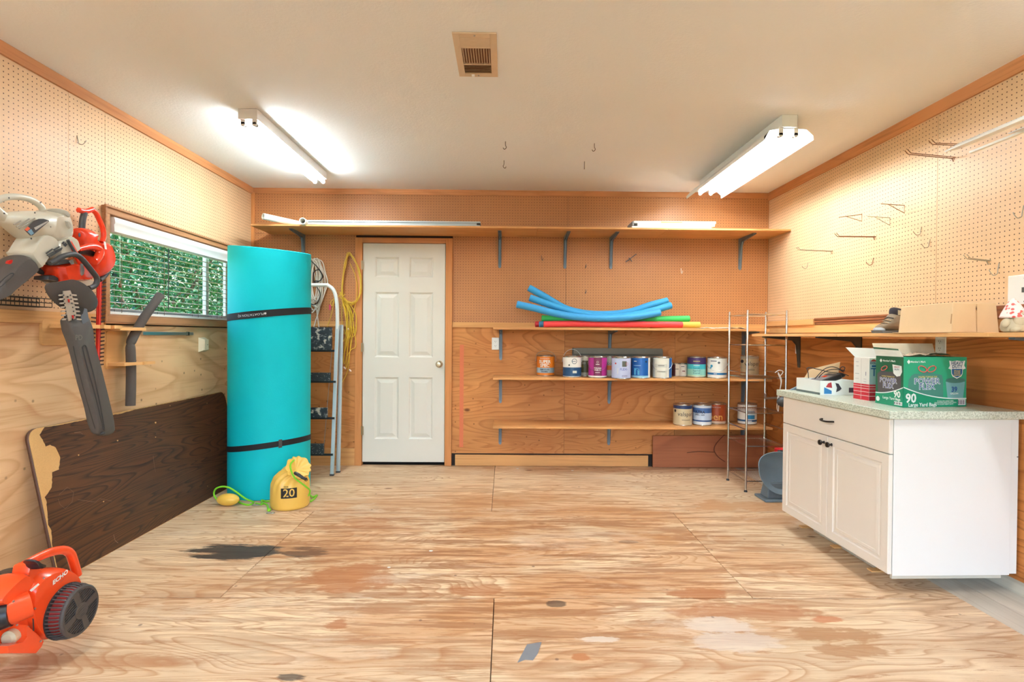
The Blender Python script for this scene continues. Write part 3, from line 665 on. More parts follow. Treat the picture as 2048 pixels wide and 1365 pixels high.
# dark brown moulding strips and short pine strip lying on the rail
t_ = T('wood_moulding', 'dark reddish brown moulding strip lying on the right wall rail', 'moulding')
y0 = onX(1615, 650, XR-.02).y; y1 = onX(1812, 650, XR-.02).y
for k in range(3):
    s = MB(M_darkstrip); s.box(XR-.022-.003*k, XR-.001, y1, 4.205, 1.3255+.018*k, 1.3415+.018*k); s.obj('moulding_ridge', t_, bevel=.003)
t_ = T('wood_strip', 'short pale pine strip stacked on the rail in the back right corner', 'wood strip')
s = MB(M_pineY); s.box(XR-.03, XR-.002, 4.21, D-.02, 1.3255, 1.372); s.obj('strip', t_, bevel=.002)
t_ = T('wood_moulding', 'dark brown strip on the rail between the cardboard box and the gnome', 'moulding')
s = MB(M_darkstrip); s.box(XR-.022, XR-.001, 2.1, 2.68, 1.3255, 1.39); s.obj('moulding_ridge', t_, bevel=.003)
# ------------------------------------------------------------------ rolled foam mat
M_teal = plain('teal_foam', rgb(0, 196, 208), .62, spec=.25, var=.05, vs=6, bump=.35, bs=90)
mx, my, mr = -1.846, 4.215, .298
zl, zr, zf = onY(456, 494, my).z, onY(622, 508, my).z, onY(540, 494, my-mr).z
zc_ = (zl+zr)/2
def mtop(x, y): return zc_+(zr-zl)/2*(x-mx)/mr+(zc_-zf)*(y-my)/mr
mt = T('foam_mat_roll', 'tall teal foam water mat rolled upright and bound with two black straps', 'foam mat', (mx, my, 0))
s = MB(M_teal); a_, b_ = [], []
TURN = 2.7; NS = 216
for i in range(NS+1):
    th = R(115)-2*math.pi*TURN*i/NS; tt = TURN*i/NS; fr_ = max(0, (tt % 1-.86)/.14); ro = mr-.034*(int(tt)+fr_*fr_*(3-2*fr_))
    a_.append(V((mx+ro*math.cos(th), my+ro*math.sin(th), 0))); b_.append(V((mx+(ro-.030)*math.cos(th), my+(ro-.030)*math.sin(th), 0)))
ring = lambda p, z: V((p.x, p.y, z))
vs = []
for p, q in zip(a_, b_): vs += [ring(p, 0), ring(p, mtop(p.x, p.y)), ring(q, mtop(q.x, q.y)), ring(q, 0)]
fs = []
for i in range(NS):
    for k in range(4): fs.append((i*4+k, i*4+(k+1) % 4, (i+1)*4+(k+1) % 4, (i+1)*4+k))
fs += [(0, 1, 2, 3), (NS*4+3, NS*4+2, NS*4+1, NS*4)]
s.add(vs, fs); s.obj('foam_sheet', mt, ang=50, bevel=.004, bseg=2)
def strap(pl, pf, pr, wd, name):
    zl, zr, zf = onY(*pl, my).z, onY(*pr, my).z, onY(*pf, my-mr).z; z0 = (zl+zr)/2; a = (zr-zl)/2; b_ = z0-zf
    fz = lambda th: z0+a*math.cos(th)+b_*math.sin(th)
    s = MB(M_blkmat); n = 72; vs = []; fs = []
    for i in range(n):
        th = 2*math.pi*i/n; c = V((math.cos(th), math.sin(th), 0)); z = fz(th); o = V((mx, my, z))
        vs += [o+c*(mr+.0005)-V((0, 0, wd/2)), o+c*(mr+.0035)-V((0, 0, wd/2)), o+c*(mr+.0035)+V((0, 0, wd/2)), o+c*(mr+.0005)+V((0, 0, wd/2))]
    for i in range(n):
        j = (i+1) % n
        for k in range(4): fs.append((i*4+k, j*4+k, j*4+(k+1) % 4, i*4+(k+1) % 4))
    s.add(vs, fs); return s.obj(name, mt), fz
st1, fz1 = strap((455, 637), (537, 630), (622, 622), .052, 'strap')
st2, fz2 = strap((452, 894), (537, 896), (620, 876), .042, 'strap')
th0 = R(-92)
def cyl(r, fz, th0): return lambda x, y: V((mx+r*math.cos(th0+x/mr), my+r*math.sin(th0+x/mr), fz(th0+x/mr)+y))
s = MB(M_black); f_ = cyl(mr+.008, fz1, th0); f2_ = cyl(mr+.003, fz1, th0)
pl = [(.11*(1 if abs(math.cos(t_)) > .3 else 1)*max(-1, min(1, 1.25*math.cos(t_))), .026*max(-1, min(1, 1.25*math.sin(t_)))) for t_ in [k*math.pi/14 for k in range(28)]]
n_ = len(pl); s.add([f_(*p) for p in pl]+[f2_(*p) for p in pl], [tuple(range(n_))]+[(i, (i+1) % n_, n_+(i+1) % n_, n_+i) for i in range(n_)]); lp = s.obj('strap_label', st1)
s = MB(plain('silver_print', rgb(200, 204, 206), .4)); ff = cyl(mr+.0088, fz1, th0)
s.text('FLOATATION IQ', .024, lambda x, y: ff(-x-.004, -y-.001), sx=1.05); s.obj('lettering', st1)
s = MB(plain('silver_print', 0)); s.prism([ff(.100+.008*math.cos(a), .008*math.sin(a)) for a in [k*math.pi/4 for k in range(8)]], (0, -.0004, 0)); s.obj('emblem', st1)
s = MB(M_dgrey); th1 = R(-53); f3 = cyl(mr+.0065, fz2, th1); s.hexa([cyl(mr+.002, fz2, th1)(x, y) for x, y in ((-.012, -.03), (.012, -.03), (.012, .03), (-.012, .03))]+[f3(x, y) for x, y in ((-.012, -.03), (.012, -.03), (.012, .03), (-.012, .03))]); s.obj('buckle', st2)
# ------------------------------------------------------------------ yellow anchor bag, rope, float
M_yel = plain('yellow_vinyl', rgb(240, 196, 92), .38, var=.03, coat=.15)
M_rope = plain('lime_rope', rgb(130, 214, 40), .6, var=.12, vs=160)
bx, by = onZ(578, 1014, 0).x, onZ(578, 1014, 0).y+.02
bg_ = T('dry_bag', 'yellow drawstring anchor bag printed 20 in front of the rolled mat', 'bag', (bx, by, 0))
rings = [(0, 0, 0, (0, 0, 1), .118, 0), (0, 0, .004, (0, 0, 1), .126, 0), (0, 0, .02, (0, 0, 1), .131, 0), (0, 0, .07, (0, 0, 1), .132, 0), (0, 0, .12, (0, 0, 1), .130, .01), (.002, 0, .165, (.05, 0, 1), .126, .03),
         (.010, 0, .20, (.2, -.05, 1), .112, .07), (.028, -.005, .228, (.4, -.12, 1), .092, .10), (.048, -.012, .250, (.55, -.25, .9), .070, .12), (.058, -.02, .264, (.6, -.35, .8), .060, .12),
         (.066, -.030, .276, (.55, -.55, .62), .074, .07), (.074, -.042, .284, (.5, -.62, .6), .086, .05), (.080, -.052, .287, (.45, -.68, .58), .080, .06), (.072, -.046, .280, (.45, -.68, .58), .050, .12), (.058, -.030, .268, (.62, -.55, .6), .015, .2)]
s = MB(M_yel); nn_ = 84; vs = []
for (dx, dy, dz, nrm, r_, am) in rings:
    nrm = V(nrm).normalized(); u = V((1, 0, 0)); u = (u-nrm*u.dot(nrm)).normalized(); v_ = nrm.cross(u)
    for k in range(nn_):
        t_ = 2*math.pi*k/nn_; rr = r_*(1+am*math.cos(11*t_+1.5*math.sin(3*t_))); vs.append(V((bx+dx, by+dy, dz))+u*rr*math.cos(t_)+v_*rr*math.sin(t_))
fs = [(i*nn_+k, i*nn_+(k+1) % nn_, (i+1)*nn_+(k+1) % nn_, (i+1)*nn_+k) for i in range(len(rings)-1) for k in range(nn_)]+[tuple(range(nn_))[::-1], tuple(range((len(rings)-1)*nn_, len(rings)*nn_))]
s.add(vs, fs); bb = s.obj('bag_body', bg_, ang=60)
def bagmap(th0, z0, r=.1325): return lambda x, y: V((bx+r*math.sin(th0+x/.13), by-r*math.cos(th0+x/.13), z0+y))
s = MB(M_black); fm = bagmap(R(18), .125, .1318); s.grid(lambda u, v: fm(-.052+.104*u, -.035+.07*v), 10, 1); s.obj('print_patch', bg_)
s = MB(M_yel); fm = bagmap(R(18), .125, .1328); s.text('20', .078, fm, bold=.008); s.obj('print_number', bg_)
s = MB(M_black); fm = bagmap(R(10), .170, .1300); s.text('20LBS', .012, fm, bold=.02); s.obj('print_text', bg_)
s = MB(M_rope); cp = [onY(588, 921, by-.03), onY(581, 930, by-.10), onY(583, 944, by-.13), onY(590, 957, by-.145), onY(600, 965, by-.15), onY(612, 974, by-.14), onY(620, 982, by-.09), onY(617, 992, by-.06)]
s.tube(smoothpath(cp, 5), .0055, 8); s.obj('drawstring', bg_)
s = MB(M_black); s.tube(smoothpath([onY(589, 946, by-.145), onY(598, 951, by-.155), onY(607, 957, by-.150), onY(614, 959, by-.14)], 3), [.009, .012, .012, .012, .011, .011, .010, .009, .010, .006], 8); s.obj('cord_lock', bg_)
s = MB(M_black); c_ = onY(612, 960, by-.15); s.tube([c_+V((.010*math.cos(a), 0, .010*math.sin(a))) for a in [k*math.pi/6 for k in range(12)]], .0022, 6, closed=True); s.obj('snap_hook', bg_)
rp = T('anchor_rope', 'lime green anchor rope lying in loops on the floor around the yellow bag', 'rope', onZ(500, 1005, 0))
def fl_(px, py, z=.006): q = onZ(px, py, 0); return V((q.x, q.y, z))
s = MB(M_rope)
up_ = lambda x, y, d=3.85: onY(x, y, d)
pth = [fl_(444, 1009), up_(434, 1000, 3.82), up_(428, 990), up_(431, 979), up_(443, 974), up_(458, 976), up_(473, 985), up_(491, 998, 3.83), fl_(507, 1007, .006), fl_(498, 1012), fl_(486, 1010), fl_(478, 1006), fl_(470, 1002, .02)]
s.tube(smoothpath(pth, 6), .0062, 8); s.obj('rope_loop', rp)
s = MB(M_rope); pth = [fl_(512, 1009), fl_(524, 1011), fl_(523, 1003), fl_(533, 1005), fl_(548, 1004), fl_(575, 1002), fl_(600, 1000), fl_(618, 1000), fl_(622, 1005), fl_(634, 993), fl_(624, 998, .014), fl_(617, 990, .02), fl_(619, 985, .02)]
s.tube(smoothpath(pth, 6), .0062, 8); s.obj('rope_loop', rp)
s = MB(M_rope); pth = [fl_(525, 1008), fl_(534, 1012), fl_(536, 1020, .010), fl_(538, 1025, .012)]; s.tube(smoothpath(pth, 5), .006, 8); s.ell(fl_(538, 1024, .012), (.013, .013, .012), seg=10, rings=8); s.obj('knot', rp)
def carabiner(c, a, L_, par):
    s = MB(M_steel); e = Matrix.Rotation(a, 3, 'Z'); s.tube([c+e@V((L_*math.cos(k*math.pi/8), .45*L_*math.sin(k*math.pi/8), 0)) for k in range(16)], .0026, 6, closed=True); s.obj('snap_clip', par)
carabiner(fl_(512, 1012, .005), R(10), .028, rp); carabiner(fl_(541, 1028, .005), R(5), .028, rp)
ft = T('float', 'yellow oval foam float threaded on the green rope', 'float', fl_(456, 1008, 0))
s = MB(plain('float_foam', rgb(240, 196, 84), .35)); q = onZ(456, 1016, 0)
s.ell((onZ(456, 1012, 0).x, q.y+.045, .043), (.080, .045, .043), Matrix.Rotation(R(-3), 3, 'Z'), 28, 18); s.obj('float_body', ft)
# ------------------------------------------------------------------ table top leaning on the left wall
tb = T('folding_table_top', 'dark woodgrain laminate table top with a chipped left edge leaning on the wall', 'table top', (-2.2, 3.5, 0))
P0 = V((-2.183, 2.640, .0)); vdir = (V((-2.338, 2.640, .742))-P0); VH = vdir.length; vdir.normalize(); UL = 1.83; udir = V((0, 1, 0)); ndir = udir.cross(vdir).normalized()
if ndir.x < 0: ndir = -ndir
def tp_(u, v, o=0): return P0+udir*u+vdir*v+ndir*o
def onT(px, py): v = ray(px, py); k = (P0-O).dot(ndir)/v.dot(ndir); q = O+v*k-P0; return q.dot(udir), q.dot(vdir)
def rrect(a, b_, c, d, r, n=6):
    o = []
    for cx, cy, s0 in ((c-r, d-r, 0), (a+r, d-r, 90), (a+r, b_+r, 180), (c-r, b_+r, 270)):
        for k in range(n+1): t_ = R(s0+90*k/n); o.append((cx+r*math.cos(t_), cy+r*math.sin(t_)))
    return o
s = MB(plain('particle_core', rgb(208, 164, 104), .8, var=.12, vs=150)); s.prism([tp_(u, v, -.018) for u, v in rrect(0, 0, UL, VH, .055)], ndir*.0172); s.obj('core', tb, ang=30)
s = MB(M_walnut)
def jag(pts, amp, seed):
    rr = random.Random(seed); o = []
    for (u0, v0), (u1, v1) in zip(pts[:-1], pts[1:]):
        n = max(1, int(math.hypot(u1-u0, v1-v0)/.012))
        for k in range(n): t_ = k/n; o.append((u0+(u1-u0)*t_+rr.uniform(-amp, amp), v0+(v1-v0)*t_+rr.uniform(-amp, amp)*.5))
    return o+[pts[-1]]
lam = [onT(*p) for p in [(101, 1130), (103, 1105), (99, 1090), (104, 1078), (103, 1062), (96, 1050), (93, 1000), (90, 995), (104, 975), (105, 945), (118, 940), (121, 915), (112, 895), (100, 890), (92, 893), (86, 880), (79, 870), (90, 855), (112, 852)]]
lam = [(max(.004, u), v) for u, v in lam]
top = jag([(lam[-1][0]+.02, VH-.006), (.5, VH-.005), (.62, VH-.012), (.75, VH-.004), (1.2, VH-.004), (UL-.06, VH-.003)], .0022, 3)
arc = [(UL-.058+.055*math.cos(R(a)), VH-.058+.055*math.sin(R(a))) for a in (80, 60, 40, 20, 0)]
out = [(.045, .003)]+[(.014, .02), (.005, .05)]+jag(lam[::1], .002, 4)[:]+top+arc+[(UL-.003, .06), (UL-.02, .018), (UL-.06, .003)]
s.prism([tp_(u, v, -.0008) for u, v in out], ndir*.0012); s.obj('laminate_face', tb, smooth=False)
s = MB(plain('brown_edge_band', rgb(92, 62, 48), .5)); pr_ = rrect(-.0015, -.0005, UL+.0015, VH+.0012, .056, 8)
n_ = len(pr_); s.add([tp_(u, v, -.019) for u, v in pr_]+[tp_(u, v, -.003) for u, v in pr_], [(i, (i+1) % n_, n_+(i+1) % n_, n_+i) for i in range(n_)]); s.obj('edge_band', tb, sol=.001)
M_scr = plain('scratch_mark', rgb(150, 118, 92), .7); M_chip = plain('particle_core', 0)
for pts, r_ in (([(155, 1000), (190, 1005), (200, 998), (223, 1003)], .0007), ([(227, 1070), (230, 1082), (236, 1087)], .0012), ([(148, 866), (160, 865), (165, 869)], .0012), ([(306, 912), (309, 935), (311, 945)], .0006), ([(118, 990), (135, 975), (147, 985), (144, 1005), (130, 1018), (120, 1010), (116, 998)], .0005)):
    s = MB(M_scr); s.tube([tp_(*onT(*p), .0005) for p in pts], r_, 5); s.obj('scratch', tb)
for (px, py, w_) in ((311, 846, .008), (311, 875, .005), (340, 812, .004), (157, 911, .005), (235, 882, .006), (207, 1004, .005), (414, 807, .004), (415, 973, .004)):
    u, v = onT(px, py); s = MB(M_chip); s.prism([tp_(u+w_*math.cos(a)*(1+.4*math.sin(3*a)), v+w_*.7*math.sin(a), .0003) for a in [k*math.pi/4 for k in range(8)]], ndir*.0006); s.obj('chip', tb)
# ------------------------------------------------------------------ step ladder
M_lad = plain('ladder_grey', rgb(186, 198, 202), .4, .3, var=.03); M_ladw = plain('ladder_white_tube', rgb(228, 230, 226), .3)
m, t, b = nodes('splattered_tread', .6); tc = N(t, 'TexCoord'); v1 = N(t, 'TexNoise', Scale=22.0, Detail=5.0, Roughness=.65); L(t, tc.outputs['Object'], v1.inputs['Vector'])
L(t, ramp(t, v1.outputs[0], [(.50, rgb(50, 56, 62)), (.55, rgb(96, 104, 108)), (.60, rgb(216, 208, 192))]), b.inputs['Base Color']); M_spl = m
m, t, b = nodes('speckled_tread', .6); tc = N(t, 'TexCoord'); v1 = N(t, 'TexVoronoi', Scale=70.0); L(t, tc.outputs['Object'], v1.inputs['Vector'])
L(t, ramp(t, v1.outputs['Distance'], [(.12, rgb(210, 206, 196)), (.2, rgb(56, 62, 66))]), b.inputs['Base Color']); M_spk = m
ld = T('step_ladder', 'folded grey step ladder with paint-splattered steps behind the teal roll', 'ladder', (onZ(665, 953, 0).x-.2, 4.66, 0))
WL = .44
fb, ftp = onZ(664, 952, 0), onY(675, 648, 4.80); rb, rtp = onZ(675, 947, 0), onY(683, 650, 4.86)
def rail(a, b_, w_, d_, mat, nm, dx=0):
    s = MB(mat); o = V((dx, 0, 0)); s.hexa([a+o+V((-w_, -d_, 0)), a+o+V((w_, -d_, 0)), a+o+V((w_, d_, 0)), a+o+V((-w_, d_, 0)), b_+o+V((-w_, -d_, 0)), b_+o+V((w_, -d_, 0)), b_+o+V((w_, d_, 0)), b_+o+V((-w_, d_, 0))]); return s.obj(nm, ld, bevel=.004)
for dx in (0, -WL):
    rail(fb+V((0, 0, .012)), ftp, .016, .010, M_lad, 'front_rail', dx); rail(rb+V((0, .02, .012)), rtp, .017, .010, M_lad, 'rear_rail', dx+(0 if dx == 0 else -.02))
    for q in (fb, rb+V((0, .02, 0))):
        s = MB(M_dgrey); s.box(q.x+dx-.018, q.x+dx+.018, q.y-.013, q.y+.013, 0, .016); s.obj('rubber_foot', ld, bevel=.003)
h1, h2, h3, h4 = onY(675, 660, 4.80), onY(674, 610, 4.78), onY(668, 582, 4.77), onY(650, 570.5, 4.77)
cx = (fb.x*2-WL)/2; lf = lambda p: V((2*(h1.x-WL/2)-p.x, p.y, p.z))
s = MB(M_ladw); pts = [h1, h2, h3, V((h4.x+.02, h4.y, h4.z+.001)), h4, lf(h4), lf(V((h4.x+.02, h4.y, h4.z))), lf(h3), lf(h2), lf(h1)]
s.tube(smoothpath(pts, 6), .0165, 12); s.obj('hand_rail', ld)
for (y0, y1, xr_, mm, dpt) in ((655, 701, 664, M_spl, 4.76), (746, 763, 661, M_spk, 4.70), (816, 836, 655, M_spl, 4.665), (888, 909, 648, M_spk, 4.63)):
    a = onY(xr_, y0, dpt); c = onY(xr_, y1, dpt); x0 = a.x-(WL-.02)+2*(fb.x-a.x)*0; x0 = fb.x-WL+(fb.x-a.x)
    s = MB(mm); s.box(x0, a.x, dpt-.012, dpt+.012, c.z, a.z)
    for k in range(6): z = c.z+(k+.5)*(a.z-c.z)/6; s.box(x0+.005, a.x-.005, dpt-.0145, dpt-.012, z-.002, z+.002)
    tr_ = s.obj('tread', ld, bevel=.002)
    s = MB(M_black); s.box(fb.x-WL+.01, fb.x+.005, dpt+.0, dpt+.010, c.z-.014, c.z+.004); s.obj('tread_bar', ld)
s = MB(M_steel); s.tube([onY(664, 700, 4.79), onY(648, 890, 4.66)], .0022, 6); s.obj('link_wire', ld)
# ------------------------------------------------------------------ rope and extension cord hanging left of the door
M_wrope = plain('white_rope', rgb(226, 220, 208), .8, var=.08, vs=150)
wr_ = T('rope_coil', 'white rope coil tied with black cord hanging behind the mat roll', 'rope', onY(632, 520, D-.03))
rr = random.Random(8); pth = []
for k in range(13):
    w_ = rr.uniform(9, 20); cx_ = 628+rr.uniform(-6, 6); y0 = 517+rr.uniform(-2, 10); y1 = rr.uniform(596, 626); dep = D-.02-rr.uniform(0, .05)
    for j in range(10):
        a = 2*math.pi*j/10; pth.append(onY(cx_+w_*math.sin(a)*(1.0 if y0 else 1), (y0+y1)/2-(y1-y0)/2*math.cos(a), dep))
pth += [onY(640, 600, D-.03), onY(632, 640, D-.02), onY(627, 656, D-.02)]
s = MB(M_wrope); s.tube(smoothpath(pth, 3), .0052, 6); s.obj('coiled_rope', wr_)
s = MB(M_wrope); s.tube(smoothpath([onY(634, 518, D-.04), onY(645, 525, D-.04), onY(651, 548, D-.03), onY(655, 566, D-.03), onY(648, 590, D-.03), onY(640, 612, D-.03), onY(634, 625, D-.03)], 5), .0055, 6); s.obj('rope_end', wr_)
s = MB(M_wrope); s.tube(smoothpath([onY(632, 610, D-.03), onY(636, 640, D-.02), onY(638, 656, D-.02)], 4), .0050, 6); s.obj('rope_end', wr_)
s = MB(M_black); pth = [onY(x, y, D-.085) for x, y in [(618, 522), (624, 524), (636, 536), (644, 548), (645, 556), (636, 564), (627, 562), (628, 545), (638, 540), (644, 552), (640, 562), (628, 564), (640, 586), (636, 604), (626, 610), (618, 604)]]
s.tube(smoothpath(pth, 5), .0042, 6); s.obj('black_cord', wr_, label='black cord wound round the coil')
M_ycord = plain('yellow_cord', rgb(226, 190, 62), .45, var=.08)
yc = T('extension_cord', 'bundle of thin yellow cord hung in long loops beside the door frame', 'cord', onY(697, 508, D-.02))
rr = random.Random(3); pth = []
for k in range(8):   # upper loops over the hook, gathered at the knot
    j_ = lambda a=2.5: rr.uniform(-a, a)
    dep = D-.015-.006*k
    pth += [onY(x, y, dep) for x, y in [(684+j_(2), 590+j_(2)), (685+j_(), 560+j_()), (690+j_(), 530+j_(4)), (697+j_(), 508+j_(3)), (708+j_(), 516+j_(4)), (718+j_(), 545+j_(6)), (722+j_(2), 575+j_(6)), (716+j_(), 598+j_(4)), (703+j_(), 608+j_(3)), (690+j_(), 600+j_(3))]]
for k in range(2): pth += [onY(x, y, D-.07) for x, y in ((680, 584), (686, 592), (690, 588), (682, 598))]
for k in range(9):   # strands dropping and returning
    j_ = lambda a=3: rr.uniform(-a, a); yb_ = rr.uniform(660, 742); dep = D-.015-.006*k; xo_ = rr.uniform(-6, 12)
    pth += [onY(x, y, dep) for x, y in [(686+j_(2), 600+j_(2)), (692+xo_+j_(), 630), (694+xo_*1.1+j_(), 665), (690+xo_+j_(), (yb_+665)/2), (688+xo_*.8+j_(), yb_), (692+xo_*.9+j_(), yb_-6), (698+xo_+j_(), 670), (700+xo_+j_(), 630), (692+j_(2), 602)]]
pth += [onY(x, y, D-.03) for x, y in ((702, 650), (700, 700), (696, 740), (684, 766))]
s = MB(M_ycord); s.tube(smoothpath(pth, 4), .0031, 5); s.obj('cord_loops', yc)
s = MB(M_ycord); s.tube(smoothpath([onY(x, y, D-.03) for x, y in ((682, 590), (668, 598), (661, 606), (664, 612), (668, 600), (664, 625), (656, 650), (652, 660))], 4), .003, 5); s.obj('cord_tail', yc)
s = MB(M_ycord); s.tube(smoothpath([onY(x, y, D-.035) for x, y in ((700, 527), (712, 556), (714, 590), (706, 640), (712, 690), (702, 700), (692, 716))], 4), .0031, 5); s.obj('cord_tail', yc)
for (px, py) in ((696, 659), (689, 737), (700, 742)):
    s = MB(plain('clear_connector', rgb(232, 214, 206), .3)); q = onY(px, py, D-.045); s.tube([q+V((-.008, 0, .012)), q+V((.004, 0, 0)), q+V((.012, 0, -.006))], [.006, .008, .004], 8); s.obj('connector', yc)
s = MB(plain('pink_tag', rgb(220, 70, 120), .5)); q = onY(660, 614, D-.03); s.box(q.x-.008, q.x+.008, q.y-.003, q.y, q.z-.03, q.z+.02); s.obj('pink_tag', yc, bevel=.002)
# ------------------------------------------------------------------ things on the high shelf
M_pvc = plain('white_pvc', rgb(240, 238, 226), .35, var=.02)
def pipe(p0, p1, r, lb):
    t_ = T('pvc_pipe', lb, 'pipe', p0); s = MB(M_pvc); d = (p1-p0).normalized(); a = Matrix.Identity(3)
    q = d.to_track_quat('Z', 'Y').to_matrix(); Lg = (p1-p0).length
    s.lathe([(r*.78, 0), (r, 0), (r, Lg), (r*.78, Lg), (r*.78, 0)], p0, 22, q, cap=False); s.obj('pipe_tube', t_); return t_
p0 = onY(526, 433, 4.52); pipe(p0, V((onY(640, 465, 4.93).x, 4.93, ZT+.029)), .027, 'white pipe with open end sticking out over the left of the high shelf')
p0 = onY(605, 442, 4.56); pipe(p0, V((onY(628, 460, 4.95).x, 4.95, ZT+.029)), .028, 'white pipe behind the silver rail end on the high shelf')
ra = T('aluminium_rail', 'long silver aluminium rail lying along the high shelf above the door', 'rail', onY(790, 452, 4.68))
x0, x1 = onY(619, 450, 4.68).x, onY(961, 450, 4.68).x; s = MB(M_alu)
pr = [(4.63, ZT+.001), (4.63, ZT+.018), (4.645, ZT+.020), (4.645, ZT+.030), (4.632, ZT+.032), (4.632, ZT+.044), (4.70, ZT+.046), (4.70, ZT+.001)]
s.prism([(x0, y, z) for y, z in pr], (x1-x0, 0, 0)); s.obj('rail_profile', ra, smooth=False)
s = MB(M_black); s.box(x1-.03, x1+.002, 4.628, 4.702, ZT+.012, ZT+.030); s.obj('end_plug', ra)
for i, (a, b_, zz, th, lb) in enumerate([(1264, 1423, 0, .020, 'flat white box at the bottom of the stack on the high shelf'), (1275, 1430, .021, .027, 'flat white box in the middle of the stack on the high shelf'), (1268, 1432, .049, .020, 'flat white box with a yellow band on top of the high shelf stack')]):
    t_ = T('flat_box', lb, 'box', onY(1350, 455, 4.7)+V((0, 0, zz-.0)), 0, 'flat boxes stacked on the high shelf'); yy = 4.64+.01*i
    x0, x1 = onY(a, 450, yy).x, onY(b_, 450, yy).x; s = MB(plain('white_carton', rgb(238, 234, 226), .6)); s.box(x0, x1, yy, yy+.22, ZT+.001+zz, ZT+.001+zz+th); s.obj('box_body', t_, bevel=.002)
    if i == 2:
        s = MB(plain('yellow_print', rgb(226, 186, 96), .6)); xa, xb = onY(1322, 450, yy).x, onY(1365, 450, yy).x; s.box(xa, xb, yy-.0006, yy, ZT+zz+.004, ZT+zz+.018); s.obj('printed_band', t_)
        s = MB(plain('grey_edge', rgb(150, 150, 150), .5)); s.box(x0-.012, x0, yy, yy+.2, ZT+zz-.02, ZT+zz+.018); s.obj('folded_end', t_)
# ------------------------------------------------------------------ pool noodles
def noodle(pts, r, col, lb, dep, grp='pool noodles on the upper shelf'):
    t_ = T('pool_noodle', lb, 'pool noodle', onY(*pts[len(pts)//2], dep), 0, grp)
    P = smoothpath([onY(*p, dep) for p in pts], 8); mm = plain('noodle_'+'_'.join(str(int(c*99)) for c in col), col, .6, var=.04, bump=.15, bs=150)
    s = MB(mm); s.tube(P, r, 20, caps=False)
    for e, q in ((0, 1), (-1, -2)):
        d = (P[e]-P[q]).normalized(); m3 = d.to_track_quat('Z', 'Y').to_matrix(); s.lathe([(r, -.0001), (r*.82, .004), (r*.34, .004), (r*.30, -.05), (.0001, -.05)], P[e], 20, m3)
    s.obj('foam_tube', t_); return t_
CB = rgb(52, 158, 214)
nb = 4.72
noodle([(1058, 576), (1090, 594), (1130, 617), (1170, 627), (1215, 629), (1260, 624), (1300, 611), (1335, 602)], .031, CB, 'blue pool noodle with its left end highest, rearmost of the blue ones', nb+.10)
noodle([(1060, 596), (1100, 610), (1140, 622), (1180, 631), (1225, 634), (1270, 630), (1305, 622), (1342, 611)], .030, CB, 'blue pool noodle in the middle of the three blue ones, reaching furthest right', nb)
noodle([(1034, 609), (1070, 617), (1110, 627), (1160, 635), (1210, 637), (1260, 635), (1300, 629), (1320, 625)], .031, rgb(60, 160, 222), 'blue pool noodle in front, reaching furthest left', nb-.062)
g_ = onY(1200, 645, nb+.07)
noodle([(1084, 637), (1160, 641), (1250, 641), (1320, 639), (1378, 638)], .028, rgb(60, 196, 96), 'green pool noodle lying under the blue ones', nb+.047)
noodle([(1088, 649), (1150, 648), (1250, 649), (1364, 650)], .0275, rgb(240, 70, 72), 'red pool noodle lying along the front of the upper shelf', nb-.035)
noodle([(1071, 649), (1150, 648), (1300, 648)], .026, rgb(206, 48, 58), 'dark red pool noodle showing only its left end behind the bright red one', nb+.075)
noodle([(1079, 649), (1150, 648), (1290, 648)], .0265, rgb(70, 140, 180), 'dull blue pool noodle end between the two red ones', nb+.02)
noodle([(1300, 651), (1350, 650), (1399, 650)], .0265, rgb(222, 192, 84), 'yellow pool noodle poking out right of the red one', nb+.02, )
pp = T('paper_scrap', 'crumpled pale paper and plastic lying at the right of the upper shelf', 'paper', onY(1440, 655, nb))
q0 = V((onY(1395, 655, nb).x, nb-.06, ZM1)); q1 = V((onY(1490, 655, nb).x, nb+.06, ZM1)); rr = random.Random(2)
s = MB(plain('pale_paper', rgb(220, 212, 196), .6)); hg = [[rr.uniform(.002, .014) for _ in range(7)] for _ in range(13)]
s.grid(lambda u, v: V((q0.x+(q1.x-q0.x)*u, q0.y+(q1.y-q0.y)*v+.01*math.sin(6*u), ZM1+.001+hg[int(u*12)][int(v*6)]*(1 if .05 < u < .95 else .3))), 12, 6); s.obj('crumpled_sheet', pp, smooth=False, sol=.001)
